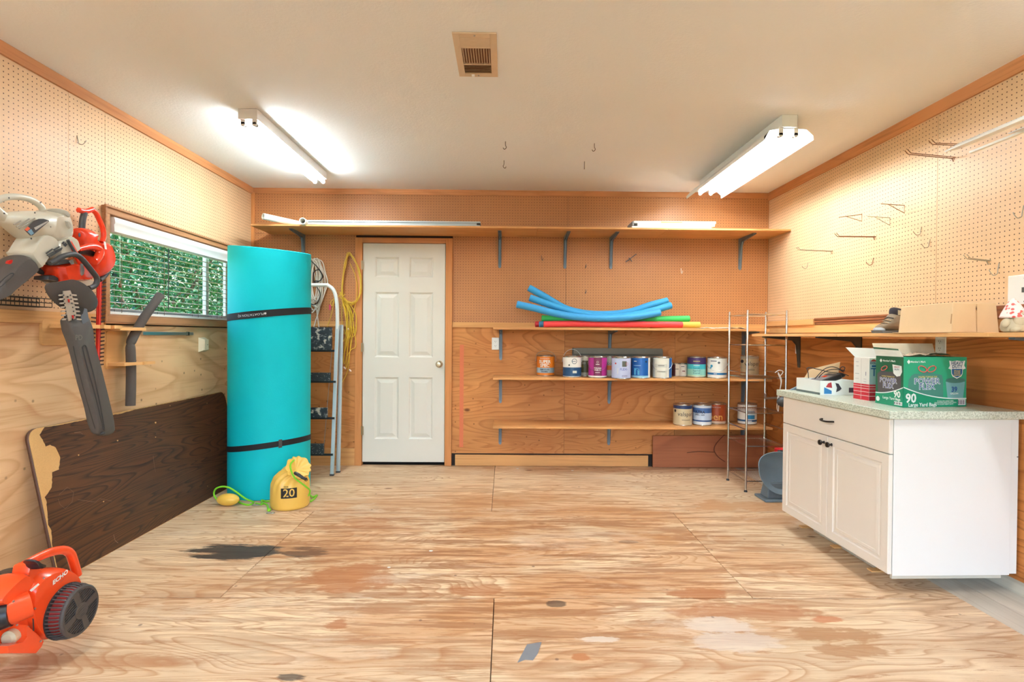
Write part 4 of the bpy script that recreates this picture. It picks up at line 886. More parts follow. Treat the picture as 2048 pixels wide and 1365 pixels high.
# ------------------------------------------------------------------ paint cans
M_tin = plain('tin_rim', rgb(196, 192, 184), .25, .9)
CM = {}
def cm(c, rough=.38): 
    if c not in CM: CM[c] = plain('print_%02x%02x%02x' % c, rgb(*c), rough, var=.02)
    return CM[c]
def can(px, py, zs, label, bands, texts=(), r=.083, h=.19, bail=None, lid=None, top=None, turn=0, grp='paint cans on the middle shelf', marks=(), sectors=(), depth=None):
    q = onZ(px, py, zs) if depth is None else onY(px, py, depth-r); y = q.y+r; x = (onY(px, py, y).x)
    rz = -math.atan2(x, y)+R(turn)
    t_ = T('paint_can', label, 'paint can', (x, y, zs), rz, grp)
    s = MB(M_tin); s.lathe([(.001, .003), (r-.004, .003), (r-.002, 0), (r, .002), (r, .006), (r-.0018, .008), (r-.0018, h-.012), (r, h-.010), (r+.0003, h-.004), (r-.003, h), (r-.010, h-.001), (r-.012, h-.007)], seg=36); body = s.obj('can_body', t_, local=True)
    s = MB(lid or M_tin); s.lathe([(r-.012, h-.006), (r-.016, h-.003), (r-.020, h-.007), (.001, h-.007)], seg=32); s.obj('lid', t_, local=True)
    s = MB(cm(bands[0][2])); 
    for z0, z1, c in bands:
        s.use(cm(c)); rr_ = r-.0010; s.lathe([(rr_, .009+z0*(h-.021)), (rr_, .009+z1*(h-.021))], seg=36, cap=False)
    lab = s.obj('can_label', t_, local=True)
    for (a0, a1, z0, z1, c) in sectors:
        s = MB(cm(c)); s.lathe([(r-.0005, .009+z0*(h-.021)), (r-.0005, .009+z1*(h-.021))], seg=10, a0=R(a0-90), a1=R(a1-90)); s.obj('label_panel', lab, local=True)
    rt = r-.0001
    for body_, sz, a, z, c, *bo in texts:
        if body_[0] == '~':   # print too fine to read: short strokes
            s = MB(cm(c)); zc = .009+z*(h-.021); x0 = -len(body_)*sz*.25; fl = lambda X, Y: V((rt*math.sin(R(a)+X/r), -rt*math.cos(R(a)+X/r), zc+Y)); vs = []; fs = []
            w0 = len(body_)*sz*.5
            for q in range(7):
                xa, xb = x0+w0*q/7, x0+w0*(q+1)/7; k = len(vs); vs += [fl(xa, -sz*.22), fl(xb, -sz*.22), fl(xb, sz*.22), fl(xa, sz*.22)]; fs.append((k, k+1, k+2, k+3))
            s.add(vs, fs); s.obj('fine_print', lab, local=True); continue
        s = MB(cm(c)); zc = .009+z*(h-.021); s.text(body_, sz, lambda X, Y: V((rt*math.sin(R(a)+X/r), -rt*math.cos(R(a)+X/r), zc+Y)), bold=(bo[0] if bo else 0), sx=(bo[1] if len(bo) > 1 else 1)); s.obj('lettering', lab, local=True)
    for a, z, rad, c, *fl in marks:   # discs / rings
        s = MB(cm(c)); zc = .009+z*(h-.021); pts = []; n = 16
        f = lambda X, Y, e=0: V(((rt+e)*math.sin(R(a)+X/r), -(rt+e)*math.cos(R(a)+X/r), zc+Y))
        if fl: 
            vs = [f(k_*rad*math.cos(2*math.pi*i/n), k_*rad*math.sin(2*math.pi*i/n)) for k_ in (1, .8) for i in range(n)]; s.add(vs, [(i, (i+1) % n, n+(i+1) % n, n+i) for i in range(n)])
        else: s.add([f(rad*math.cos(2*math.pi*i/n), rad*math.sin(2*math.pi*i/n)) for i in range(n)], [tuple(range(n))])
        s.obj('emblem', lab, local=True)
    if bail:
        s = MB(M_steel)
        for sx in (-1, 1): s = MB(M_tin); s.lathe([(.009, 0), (.008, .003), (.003, .004)], (sx*(r-.001), 0, h*.72), 12, Matrix.Rotation(R(90*sx), 3, 'Y')); s.obj('bail_ear', t_, local=True)
        s = MB(M_steel); n = 20; pts = []
        if bail == 'up':
            pts = [V((-(r+.004)*math.cos(math.pi*i/n), 0, h*.72+.112*math.sin(math.pi*i/n))) for i in range(n+1)]
        elif bail == 'half':
            pts = [V((-(r+.010)*math.cos(math.pi*i/n), -.02*math.sin(math.pi*i/n), h*.68+.10*math.sin(math.pi*i/n)**.6)) for i in range(n+1)]
        else:
            for i in range(n+1):
                a = math.pi*i/n; X = -(r+.004)*math.cos(a); pts.append(V((X, -math.sqrt(max(0, (r+.006)**2-X*X))*min(1, 1.0), h*.72-.072*math.sin(a))))
        s.tube(pts, .0016, 6); s.obj('bail', t_, local=True)
    return t_
OR = (226, 128, 34); WH = (234, 232, 224); NV = (26, 74, 116); MG = (176, 44, 134); DM = (112, 30, 74); LV = (190, 198, 226); BL = (20, 92, 168); LB = (110, 196, 226); TN = (206, 188, 150); DK = (40, 42, 50)
MK = 'paint cans on the middle shelf'; LK = 'paint cans on the lowest shelf'
can(1091, 753, ZM2, 'orange paint can lettered SUPER SPEC, first on the left', [(0, .12, OR), (.12, .40, (150, 172, 186)), (.40, 1, OR)], [('SUPER', .040, 0, .72, WH, .03), ('SPEC', .040, 0, .52, WH, .03), ('SEMI-GLOSS', .0165, 0, .30, DK, .02), ('ENAMEL', .0165, 0, .19, DK, .02), ('BENJAMIN MOORE', .011, 0, .90, WH)], bail='half', turn=-6)
can(1144, 756, ZM2, 'white over navy paint can with its wire handle standing up', [(0, .02, WH), (.02, .48, NV), (.48, 1, WH)], [('~REGAL', .012, 10, .80, (60, 90, 110))], bail='up', marks=[(14, .80, .024, (70, 96, 110), 1), (-18, .60, .007, DK)], sectors=[(4, 30, .18, .31, (214, 214, 204))])
can(1170, 748, ZM2, 'dark olive paint can half hidden behind the white and navy one', [(0, .16, (190, 180, 160)), (.16, .8, (92, 84, 50)), (.8, 1, (208, 200, 180))], [('CO', .030, -14, .66, (214, 210, 190)), ('ST', .026, -14, .48, (190, 170, 80))], depth=4.93)
can(1195, 757, ZM2, 'magenta paint can with a dark panel and white lettering', [(0, .07, WH), (.07, 1, MG)], [('~CABOT', .011, 0, .66, WH), ('TOUGH', .018, 0, .46, WH, .03), ('WALLS', .018, 0, .36, WH, .03), ('~EXTERIOR', .009, 0, .24, WH)], bail='down', marks=[(0, .78, .009, WH, 1)], sectors=[(-24, 26, .07, 1, DM)])
can(1219, 748, ZM2, 'white and orange banded paint can half hidden behind the magenta one', [(0, .3, (200, 200, 186)), (.3, .55, (206, 112, 50)), (.55, .72, (214, 208, 190)), (.72, 1, (190, 190, 176))], [('CO', .026, 0, .64, DK, .02)], depth=4.93)
can(1242, 759, ZM2, 'pale lavender paint can with a blue FLEXI name', [(0, 1, LV)], [('FLEXI-', .026, 18, .44, (90, 108, 190), .01), ('1', .07, -20, .34, (214, 214, 216)), ('~MASONRY', .012, 24, .10, (230, 230, 240))], marks=[(-34, .74, .008, (190, 60, 60)), (36, .72, .013, (190, 50, 50), 1)], sectors=[(6, 34, .58, .86, (88, 92, 84)), (6, 40, .06, .14, (76, 84, 150))], turn=0)
can(1281, 758, ZM2, 'blue paint can with a big pale letter n', [(0, .10, (150, 206, 230)), (.10, 1, BL)], [('n', .115, -24, .36, (90, 176, 216), .03), ('~BEN', .014, -34, .84, WH), ('~INTERIOR PAINT', .009, -22, .62, (170, 210, 240))], marks=[(34, .82, .008, DK)], sectors=[(52, 80, 0, 1, WH)])
can(1324, 758, ZM2, 'off-white paint can with a blue right edge and wire handle', [(0, 1, (226, 224, 210))], [('~ANTIQUE', .014, -6, .62, (120, 120, 110)), ('~Interior Paint', .010, -6, .30, (130, 130, 120))], bail='down', sectors=[(46, 90, 0, 1, (30, 96, 170)), (-50, 30, .52, .70, (206, 206, 194))])
can(1352, 754, ZM2, 'small quart can with a maroon left side next to the off-white can', [(0, 1, (220, 212, 196))], [('~STAIN', .010, 10, .6, DK)], r=.045, h=.125, sectors=[(-90, -8, 0, 1, (74, 34, 40))], turn=0)
can(1364, 752, ZM2, 'small white quart can tucked behind the maroon one', [(0, 1, (216, 204, 192))], [('~2B', .018, 20, .42, (110, 40, 40), .02), ('~Wood', .012, 8, .82, DK)], r=.045, h=.125, depth=4.92)
can(1393, 756, ZM2, 'teal paint can with a purple top band', [(0, .08, (196, 220, 190)), (.08, .40, (150, 214, 204)), (.40, .66, (70, 194, 206)), (.66, 1, (72, 48, 102))], [('~NATURA', .017, 0, .82, (190, 170, 110)), ('Latex', .024, 0, .46, (30, 90, 110)), ('Eggshell', .021, 0, .32, (30, 90, 110)), ('Enamel', .021, 0, .19, (30, 90, 110)), ('~Zero VOC', .012, 0, .60, WH)], bail=None)
can(1434, 758, ZM2, 'white paint can with a blue band beside the wire rack', [(0, .14, WH), (.14, .25, (40, 120, 176)), (.25, 1, (232, 232, 224))], [('~AQUA', .011, -10, .195, WH), ('~PRIMER', .016, -22, .86, (60, 80, 110))], bail='down', marks=[(10, .78, .010, (80, 90, 96)), (-34, .60, .012, (60, 160, 196)), (-40, .50, .008, (60, 160, 196))])
can(1496, 754, ZM2, 'tan valspar paint can seen through the wire rack', [(0, .88, TN), (.88, 1, (180, 170, 150))], [('valspar', .052, 24, .62, (50, 52, 60)), ('~SIGNATURE', .012, 18, .30, (90, 84, 70))], r=.094, h=.20, bail='down', marks=[(-34, .74, .016, DK)])
can(1365, 853, ZM3, 'tan valspar paint can at the left of the lowest shelf group', [(0, .84, TN), (.84, 1, (44, 60, 100))], [('valspar', .052, 20, .56, (50, 52, 60)), ('~CEILING PAINT', .011, 22, .26, (90, 84, 70))], grp=LK, marks=[(-50, .72, .013, DK)])
can(1404, 850, ZM3, 'white and blue ULTRA SPEC paint can second on the lowest shelf', [(0, .16, (222, 226, 230)), (.16, .24, (40, 76, 130)), (.24, .62, (196, 208, 226)), (.62, .88, (70, 104, 160)), (.88, 1, (206, 212, 220))], [('ULTRA', .032, -18, .66, (20, 26, 50), .03), ('SPEC 500', .022, -16, .52, (20, 26, 50), .02)], grp=LK, depth=4.80)
can(1433, 845, ZM3, 'rust orange paint can third on the lowest shelf', [(0, .12, (224, 196, 170)), (.12, 1, (176, 76, 36))], [('ben', .090, -6, .34, (232, 176, 90), .01), ('BENJAMIN MOORE', .010, -4, .86, WH)], grp=LK, depth=4.88)
can(1494, 848, ZM3, 'white paint can with blue bands alone at the right of the lowest shelf', [(0, .12, WH), (.12, .22, (30, 84, 130)), (.22, .80, WH), (.80, 1, (220, 218, 210))], [('~BEHR', .018, 20, .60, (60, 110, 160)), ('~FLOOR', .014, 14, .16, WH)], grp=LK, marks=[(-20, .84, .012, DK, 1)], sectors=[(0, 50, .26, .48, (46, 130, 176)), (0, 50, .52, .70, (150, 180, 200))], depth=4.86)
# small purple pouch behind the rack
t_ = T('plastic_pouch', 'crumpled purple and white plastic pouch beside the cans behind the rack', 'pouch', onZ(1463, 752, ZM2)+V((0, .05, 0)))
q = onZ(1463, 752, ZM2)+V((0, .06, 0)); s = MB(cm((196, 96, 190))); rr = random.Random(4)
s.ell(q+V((0, 0, .058)), (.04, .03, .058), seg=14, rings=10); s.v = [p+V((rr.uniform(-.005, .005), rr.uniform(-.005, .005), rr.uniform(-.003, .003) if p.z > ZM2+.012 else 0)) for p in s.v]; s.obj('pouch_body', t_)
s = MB(cm((60, 60, 80))); s.ell(q+V((.004, -.028, .03)), (.022, .006, .018), seg=10, rings=8); s.obj('dark_label', t_)
# long dark metal tray behind the cans
t_ = T('metal_tray', 'long dark grey metal pan standing behind the cans', 'tray', onY(1235, 752, 4.97))
a = onY(1145, 700, 4.965); b_ = onY(1327, 700, 4.965); s = MB(plain('dark_galvanised', rgb(112, 108, 98), .5, .3)); z1 = onY(1235, 697, 4.965).z
s.prism([(a.x, 4.985, ZM2), (b_.x, 4.985, ZM2), (b_.x, 4.985, z1-.02), (b_.x-.02, 4.985, z1), (a.x, 4.985, z1)], (0, -.004, 0)); s.box(a.x+.004, b_.x-.02, 4.930, 4.981, z1-.004, z1); s.box(a.x+.004, b_.x-.02, 4.928, 4.931, z1-.055, z1); s.obj('pan', t_, smooth=False)
# ------------------------------------------------------------------ chrome wire rack
rk = T('wire_rack', 'tall narrow chrome wire shelf rack standing in front of the back shelves', 'rack', (2.06, 4.36, 0))
X0, X1, Y0, Y1 = 1.905, 2.215, 4.19, 4.53; ZTOP = onY(1483, 620, Y0).z
def tz(py): return onY(1488, py, Y0).z
for x in (X0, X1):
    for y in (Y0, Y1):
        s = MB(M_chrome); s.tube([(x, y, .015), (x, y, ZTOP-.006), (x, y, ZTOP)], [.0085, .0085, .006], 12); p_ = s.obj('post', rk)
        s = MB(M_black); s.lathe([(.013, 0), (.013, .006), (.009, .016)], (x, y, 0), 14); s.obj('foot', rk)
shelves = [tz(757), tz(827), tz(893), .085]
for z in shelves:
    s = MB(M_chrome)
    for a, b_ in (((X0, Y0), (X1, Y0)), ((X1, Y0), (X1, Y1)), ((X1, Y1), (X0, Y1)), ((X0, Y1), (X0, Y0))): pass
    s.tube([(X0, Y0, z), (X1, Y0, z), (X1, Y1, z), (X0, Y1, z)], .0042, 8, closed=True); fr = s.obj('wire_shelf', rk)
    for k in range(1, 15):
        x = X0+(X1-X0)*k/15; s = MB(M_chrome); s.tube([(x, Y0, z), (x, Y1, z)], .0014, 5); s.obj('shelf_wire', fr)
for z in (tz(629), tz(691), tz(747), tz(860)):
    for a, b_ in (((X0, Y0), (X0, Y1)), ((X1, Y0), (X1, Y1))):
        s = MB(M_chrome); s.tube([(*a, z), (*b_, z)], .0048, 8); s.obj('side_rail', rk)
for z in (tz(629), tz(691)):
    for y in (Y0, Y1): s = MB(M_chrome); s.tube([(X0, y, z), (X1, y, z)], .0048, 8); s.obj('cross_rail', rk)
wc = T('white_cord', 'white cord looped over the right side of the wire rack', 'cord', onY(1556, 745, 4.2))
s = MB(M_white); pth = [onY(x, y, 4.17) for x, y in ((1550, 746), (1558, 741), (1566, 744), (1560, 752), (1556, 745), (1563, 760), (1560, 780), (1556, 792), (1554, 815), (1557, 822), (1558, 790), (1562, 765), (1556, 748))]
s.tube(smoothpath(pth, 5), .0028, 6); s.obj('cord', wc)
gh = T('plastic_oddment', 'rounded dark grey plastic paddle hanging behind the rack beside the worktop corner', 'oddment', onY(1566, 804, 4.1)); s = MB(M_dgrey); q = onY(1568, 804, 4.1); s.ell(q, (.055, .04, .042), seg=20, rings=12); s.obj('oddment_body', gh)  # rounded grey piece whose real use is unknown
s = MB(M_steel); a = onY(1530, 792, 4.5); s.tube([onY(1531, 788, 4.50), onY(1531, 797, 4.46), q+V((0, 0, .03))], .009, 10); s.obj('arm', gh)
# ------------------------------------------------------------------ grey moulded seat and red battery
gs = T('booster_seat', 'blue-grey moulded plastic seat on a foot tucked behind the white cabinet', 'seat', (2.05, 4.02, 0)); M_gs = plain('blue_grey_plastic', rgb(126, 146, 158), .4, var=.04)
s = MB(M_gs); cx_, cy_ = 2.075, 3.99; th_ = .010
def seatf(u, v, o=0):   # u around, v from rim to centre: an oval dish facing the camera, tilted up
    a = 2*math.pi*u; rx_, rz_ = .185, .155; k = 1-v
    x = cx_+rx_*k*math.cos(a); z = .225+rz_*k*math.sin(a)*(1+.0*k)+(.020*math.cos(2*a))*k; y = cy_-.05+.11*(1-k*k)+.06*max(0, math.sin(a))*k+o
    return V((x, y, z))
nu, nv = 40, 8
vo_ = [seatf(i/nu, j/nv*.995) for j in range(nv+1) for i in range(nu)]; vi_ = [seatf(i/nu, j/nv*.995, .014) for j in range(nv+1) for i in range(nu)]
fs = []; M_ = (nv+1)*nu
for j in range(nv):
    for i in range(nu):
        i2 = (i+1) % nu; fs.append((j*nu+i, j*nu+i2, (j+1)*nu+i2, (j+1)*nu+i)); fs.append((M_+j*nu+i, M_+(j+1)*nu+i, M_+(j+1)*nu+i2, M_+j*nu+i2))
fs += [(i, M_+i, M_+(i+1) % nu, (i+1) % nu) for i in range(nu)]; s.add(vo_+vi_, fs); s.obj('seat_dish', gs, bevel=.004)
s = MB(plain('grey_foot', rgb(104, 118, 128), .45)); s.hexa([V(p) for p in ((1.93, 3.92, .0), (2.22, 3.92, .0), (2.22, 4.10, .0), (1.93, 4.10, .0), (1.93, 3.925, .018), (2.22, 3.925, .018), (2.22, 4.10, .018), (1.93, 4.10, .018))])
s.obj('base', gs, bevel=.006)
s = MB(plain('grey_foot', 0)); s.hexa([V(p) for p in ((1.965, 3.96, .016), (2.20, 3.96, .016), (2.20, 4.08, .016), (1.965, 4.08, .016), (1.985, 3.99, .13), (2.17, 3.99, .13), (2.17, 4.07, .13), (1.985, 4.07, .13))]); s.obj('neck', gs, bevel=.008)
rb_ = T('red_tool_case', 'small red case with a grey clip behind the grey seat', 'case', (2.27, 4.12, 0)); s = MB(plain('bright_red', rgb(206, 22, 34), .35)); q = onY(1566, 908, 4.1)
s.box(q.x-.035, q.x+.07, 4.09, 4.17, 0, q.z+.035); s.obj('case_body', rb_, bevel=.008)
s = MB(M_dgrey); s.box(q.x-.045, q.x-.005, 4.075, 4.10, q.z+.005, q.z+.03); s.obj('clip', rb_, bevel=.004)
# ------------------------------------------------------------------ white base cabinet with worktop
AX, AY, AR = 1.842, 2.505, R(1.2)
cb = T('base_cabinet', 'white base cabinet with one drawer above two raised-panel doors', 'cabinet', (AX, AY, 0), AR); CL, CW = .935, .61; ZB, ZC = .100, .845
s = MB(M_cabside); s.box(0, .018, .018, CL, ZB, ZC-.002); s.box(0.001, CW, 0, .018, ZB, ZC-.002); s.box(0.001, CW, CL-.018, CL, ZB, ZC-.002); s.box(.018, CW, .018, CL-.018, ZB, ZB+.018); s.box(CW-.008, CW, .018, CL-.018, ZB, ZC-.002); s.obj('carcass', cb, local=True, bevel=.001, bseg=1)
s = MB(M_cabside); s.box(-.002, CW-.04, -.0045, -.0005, ZB-.004, ZC-.003); s.obj('side_panel', cb, local=True, bevel=.001)
s = MB(plain('toe_kick', rgb(206, 204, 190), .5)); s.box(.13, CW-.08, .30, CL-.10, .001, ZB); s.obj('toe_kick', cb, local=True)
s = MB(plain('toe_kick', 0)); s.box(0.0, CW-.075, .001, .014, ZB-.020, ZB); s.obj('bottom_rail', cb, local=True)
def raised(y0, y1, z0, z1, name, x=-.021, fld=True):
    m_ = MB(M_cab); rings = [(0, .019), (0, .002), (.0025, 0), (.046, 0), (.052, .005), (.060, .006), (.068, .003), (.082, .001), (.084, .0025)] if fld else [(0, .019), (0, .002), (.003, 0)]
    pts = []
    for ins, dep in rings: pts += [(x+dep, y0+ins, z0+ins), (x+dep, y1-ins, z0+ins), (x+dep, y1-ins, z1-ins), (x+dep, y0+ins, z1-ins)]
    fs = [(0, 1, 2, 3)]; 
    for k in range(len(rings)-1):
        for q in range(4): fs.append((k*4+q, (k+1)*4+q, (k+1)*4+(q+1) % 4, k*4+(q+1) % 4))
    k = (len(rings)-1)*4; fs.append((k+3, k+2, k+1, k)); m_.add(pts, fs); return m_.obj(name, cb, local=True, ang=12)
dw = raised(.002, CL-.002, ZC-.170, ZC-.006, 'drawer', fld=False)
d1 = raised(.002, CL*.5-.0015, ZB+.002, ZC-.175, 'door'); d2 = raised(CL*.5+.0015, CL-.002, ZB+.002, ZC-.175, 'door')
for yk, d_ in ((CL*.5-.034, d1), (CL*.5+.034, d2)):
    s = MB(M_bronze); s.lathe([(.009, 0), (.006, .004), (.005, .012), (.012, .017), (.0155, .023), (.014, .029), (.001, .032)], (-.021, yk, ZC-.215), 20, Matrix.Rotation(R(-90), 3, 'Y')); s.obj('knob', d_, local=True)
s = MB(M_bronze); yc_, zz = CL*.5, ZC-.085; s.tube(smoothpath([(-.021, yc_-.05, zz), (-.034, yc_-.048, zz), (-.046, yc_-.03, zz-.002), (-.049, yc_, zz-.003), (-.046, yc_+.03, zz-.002), (-.034, yc_+.048, zz), (-.021, yc_+.05, zz)], 5), .0048, 10); s.obj('pull', dw, local=True)
s = MB(M_black); s.box(CW-.012, CW-.002, -.0052, -.0044, .66, .664); s.obj('scuff', cb, local=True)
m, t, b = nodes('speckled_laminate', .3, 0, .5); tc = N(t, 'TexCoord'); n1 = N(t, 'TexNoise', Scale=160.0, Detail=3.0, Roughness=.7); L(t, tc.outputs['Object'], n1.inputs['Vector'])
L(t, ramp(t, n1.outputs[0], [(.36, rgb(168, 176, 156)), (.5, rgb(206, 214, 196)), (.64, rgb(230, 234, 220))]), b.inputs['Base Color'])
ct = T('worktop', 'pale green speckled laminate worktop on the white cabinet', 'worktop', (AX, AY, ZC), AR); s = MB(m); s.box(-.048, CW+.002, -.035, CL+.035, 0, .038); s.obj('worktop_slab', ct, local=True, bevel=.003)
ZW = ZC+.038
sp = [(1612, 1055), (1676, 1095), (1752, 1142)]
for i, (px, py) in enumerate(sp):
    q = onZ(px, py, 0); t_ = T('shim', ['pale wood shim under the far end of the cabinet', 'pale wood shim under the middle of the cabinet front', 'pale wood shim under the near corner of the cabinet'][i], 'shim', q, 0, 'shims under the cabinet')
    s = MB(M_tan); s.hexa([q+V(p) for p in ((-.035, -.02, 0), (.10, -.02, 0), (.10, .02, 0), (-.035, .02, 0), (-.035, -.02, .006), (.10, -.02, .011), (.10, .02, .011), (-.035, .02, .006))]); s.obj('wedge', t_)
# ------------------------------------------------------------------ cartons on the worktop
def boxframe(pa, pb, ph, z=None):   # near corner px, right corner px, -> frame
    a = onZ(*pa, ZW); b_ = onZ(*pb, ZW); d = b_-a; rz = math.atan2(d.y, d.x); return a, d.length, rz
a, W1, rz = boxframe((1806, 816), (1932, 813.5), None); c = onZ(1762, 808, ZW); D1 = .17; H1 = .248
if a.x+W1 > XR-.01: W1 = XR-.012-a.x
a.z = ZW+.0006
bx_ = T('trash_bag_carton', 'open green printed carton of 90 large yard bags on the worktop', 'carton', a, rz)
GR, GD = cm((44, 168, 126)), cm((34, 104, 72)); G2 = cm((16, 146, 108)); Wt = cm((240, 244, 240))
dl = c-a; ca, sa = math.cos(-rz), math.sin(-rz); dl = V((dl.x*ca-dl.y*sa, dl.x*sa+dl.y*ca, 0)); D1 = .19; sk = 0
lx = dl.x/dl.y*D1; lx = max(-.03, min(.03, lx))
s = MB(GR); s.hexa([V(p) for p in ((0, 0, 0), (W1, 0, 0), (W1+lx, D1, 0), (lx, D1, 0), (0, 0, H1), (W1, 0, H1), (W1+lx, D1, H1), (lx, D1, H1))]); body = s.obj('carton_body', bx_, local=True)
F = lambda x, z, e=.0006: V((x*W1, -e, z*H1)); 
Sd = lambda y, z, e=.0006: V((lx*(1-y)-e, (1-y)*D1, z*H1))   # y: 0 far .. 1 near
def poly(mat, pts, f, nm, e=.0006): s = MB(mat); s.add([f(x, z, e) for x, z in pts], [tuple(range(len(pts)))]); s.obj(nm, body, local=True, smooth=False)
def txt(mat, st, size, cx_, cz_, f, W_, nm='lettering', bold=.02, e=.0020, sx=1, al='CENTER'): s = MB(mat); s.text(st, size, lambda X, Y: f(cx_+X/W_, cz_+Y/H1, e), bold=bold, sx=sx, align=al); s.obj(nm, body, local=True)
cs = lambda k0, k1, f: [(k0+(k1-k0)*i/16, f(k0+(k1-k0)*i/16)) for i in range(17)]
sw = lambda x: .16+.24*(1-min(1, x/.85))**2.0
# front: bag picture, bin picture, swoosh
DG = cm((70, 140, 126)); DG2 = cm((86, 82, 84))
poly(DG, [(.06, .22), (.08, .55), (.12, .63), (.17, .67), (.28, .66), (.35, .72), (.42, .68), (.52, .66), (.60, .64), (.62, .55), (.63, .18), (.3, .17)], F, 'bag_picture')
poly(cm((120, 178, 180)), [(.665, .50), (.70, .15), (.945, .15), (.975, .50)], F, 'bin_picture', .0008)
poly(cm((70, 130, 120)), [(.66+.32*(.5+.5*math.cos(k*math.pi/8)), .53+.055*math.sin(k*math.pi/8)) for k in range(16)], F, 'bin_mouth', .001)
poly(G2, [(0, 0), (1, 0)]+cs(1, 0, sw), F, 'print_base', .0010)
up_ = cs(0, 1, lambda x: sw(x)+.012); lo_ = cs(1, 0, lambda x: sw(x)-.008); s = MB(Wt); P_ = [F(x, z, .0014) for x, z in up_]+[F(x, z, .0014) for x, z in lo_]; s.add(P_, [(i, i+1, 32-i, 33-i) for i in range(16)]); s.obj('white_line', body, local=True, smooth=False)
txt(Wt, '90', .062, .115, .175, F, W1, bold=.03); txt(Wt, 'Large Yard Bags', .0255, .30, .048, F, W1)
txt(Wt, "Member's Mark", .0135, .22, .905, F, W1); s = MB(Wt); s.add([F(.075+.028*math.cos(k*math.pi/2), .905+.045*math.sin(k*math.pi/2), .0016) for k in range(4)], [(0, 1, 2, 3)]); s.obj('emblem', body, local=True)
for st, z in (('POWER', .515), ('FLEX', .405)):
    txt(Wt, st, .040, .365, z, F, W1, bold=.055, e=.0016, sx=1.08); txt(cm((44, 86, 150)), st, .040, .365, z, F, W1, bold=.0, e=.0022, sx=1.08)
txt(cm((236, 214, 120)), 'DOUBLE TORQUE TOP', .0105, .375, .605, F, W1); txt(cm((40, 90, 160)), '39', .036, .80, .345, F, W1, bold=.02); txt(Wt, 'GALLON', .012, .80, .262, F, W1)
for i, st in enumerate(('39 GALLON LARGE YARD', 'DRAWSTRING BAGS 33 IN X 38 IN', '90 COUNT HEAVY DUTY')): txt(Wt, st, .0085, .66, .115-.032*i, F, W1, bold=.01)
# red drawstring bow
for sx_ in (-1, 1):
    s = MB(cm((226, 96, 90))); s.tube([F(.36+sx_*(.008+.072*(1-math.cos(t_))*.9), .74+.05*math.sin(t_)*1.15+.045*(1-math.cos(t_))*.5, .003) for t_ in [k*2*math.pi/14 for k in range(14)]], .0024, 6, closed=True); s.obj('bow_loop', body, local=True)
sh = [(.73, .93), (.78, .915), (.86, .93), (.94, .915), (.99, .93), (.975, .83), (1.0, .77), (.955, .75), (.95, .66), (.93, .61), (.86, .565), (.79, .61), (.77, .66), (.765, .75), (.72, .77), (.745, .83)]
poly(Wt, [(x-.02, z) for x, z in sh], F, 'shield', .0016)
poly(cm((30, 104, 158)), [(.755, .76), (.925, .76), (.922, .67), (.90, .62), (.84, .585), (.78, .62), (.758, .67)], F, 'shield_panel', .0020)
txt(cm((40, 84, 120)), 'HEAVY', .023, .84, .875, F, W1, e=.0024); txt(cm((40, 84, 120)), 'DUTY', .023, .84, .805, F, W1, e=.0024)
for i, st in enumerate(('Ultra-tough', 'Fast & Easy', 'Drawstring', 'Lasting Strong')): txt(cm((246, 214, 90)), st, .0085, .84, .725-.031*i, F, W1, e=.0026)
def barcode(x0, x1, z0, z1, f):
    poly(Wt, [(x0, z0), (x1, z0), (x1, z1), (x0, z1)], f, 'barcode_field', .0018)
    for k in range(9): x = x0+(x1-x0)*(k+.6)/9.4; w_ = (x1-x0)*(.02+.03*(k % 3 == 0)); poly(cm((120, 90, 110)), [(x-w_, z0+.015), (x+w_, z0+.015), (x+w_, z1-.012), (x-w_, z1-.012)], f, 'bar', .0022)
barcode(.865, .985, .03, .145, F)
# left (far-going) side
poly(GD, [(0, 0), (1, 0), (1, 1), (0, 1)], Sd, 'side_print', .0003)
poly(DG2, [(.10, .2), (.06, .62), (.2, .70), (.45, .68), (.7, .70), (.92, .62), (.93, .25)], Sd, 'bag_picture', .0006)
sw2 = lambda y: .22+.17*y*y
poly(G2, [(0, 0), (1, 0)]+cs(1, 0, sw2), Sd, 'print_base', .0010)
up_ = cs(0, 1, lambda x: sw2(x)+.014); lo_ = cs(1, 0, lambda x: sw2(x)-.006); s = MB(Wt); s.add([Sd(x, z, .0014) for x, z in up_+lo_], [(i, i+1, 32-i, 33-i) for i in range(16)]); s.obj('white_line', body, local=True, smooth=False)
txt(Wt, '90', .044, .80, .24, Sd, D1, bold=.03); txt(Wt, 'Large Yard Bags', .0185, .60, .145, Sd, D1); txt(Wt, "Member's Mark", .0135, .50, .905, Sd, D1)
s = MB(Wt); s.add([Sd(.20+.05*math.cos(k*math.pi/2), .905+.04*math.sin(k*math.pi/2), .0016) for k in range(4)], [(0, 1, 2, 3)]); s.obj('emblem', body, local=True)
for st, z in (('POWER', .50), ('FLEX', .39)): txt(Wt, st, .034, .47, z, Sd, D1, bold=.05, e=.0016); txt(cm((60, 70, 150)), st, .034, .47, z, Sd, D1, bold=0, e=.0022)
txt(cm((236, 214, 120)), 'DOUBLE TORQUE TOP', .0085, .47, .585, Sd, D1)
poly(Wt, [(.62, .84), (.94, .82), (.96, .70), (.90, .62), (.78, .60), (.66, .66)], Sd, 'shield', .0016); txt(cm((176, 60, 90)), 'HEAVY', .012, .78, .79, Sd, D1, e=.002); txt(cm((40, 60, 110)), 'DUTY', .012, .78, .74, Sd, D1, e=.002)
s = MB(cm((226, 96, 90))); s.tube([Sd(.33+.11*math.cos(t_), .75+.05*math.sin(t_+.6), .003) for t_ in [k*2*math.pi/12 for k in range(12)]], .002, 6, closed=True); s.obj('bow_loop', body, local=True)
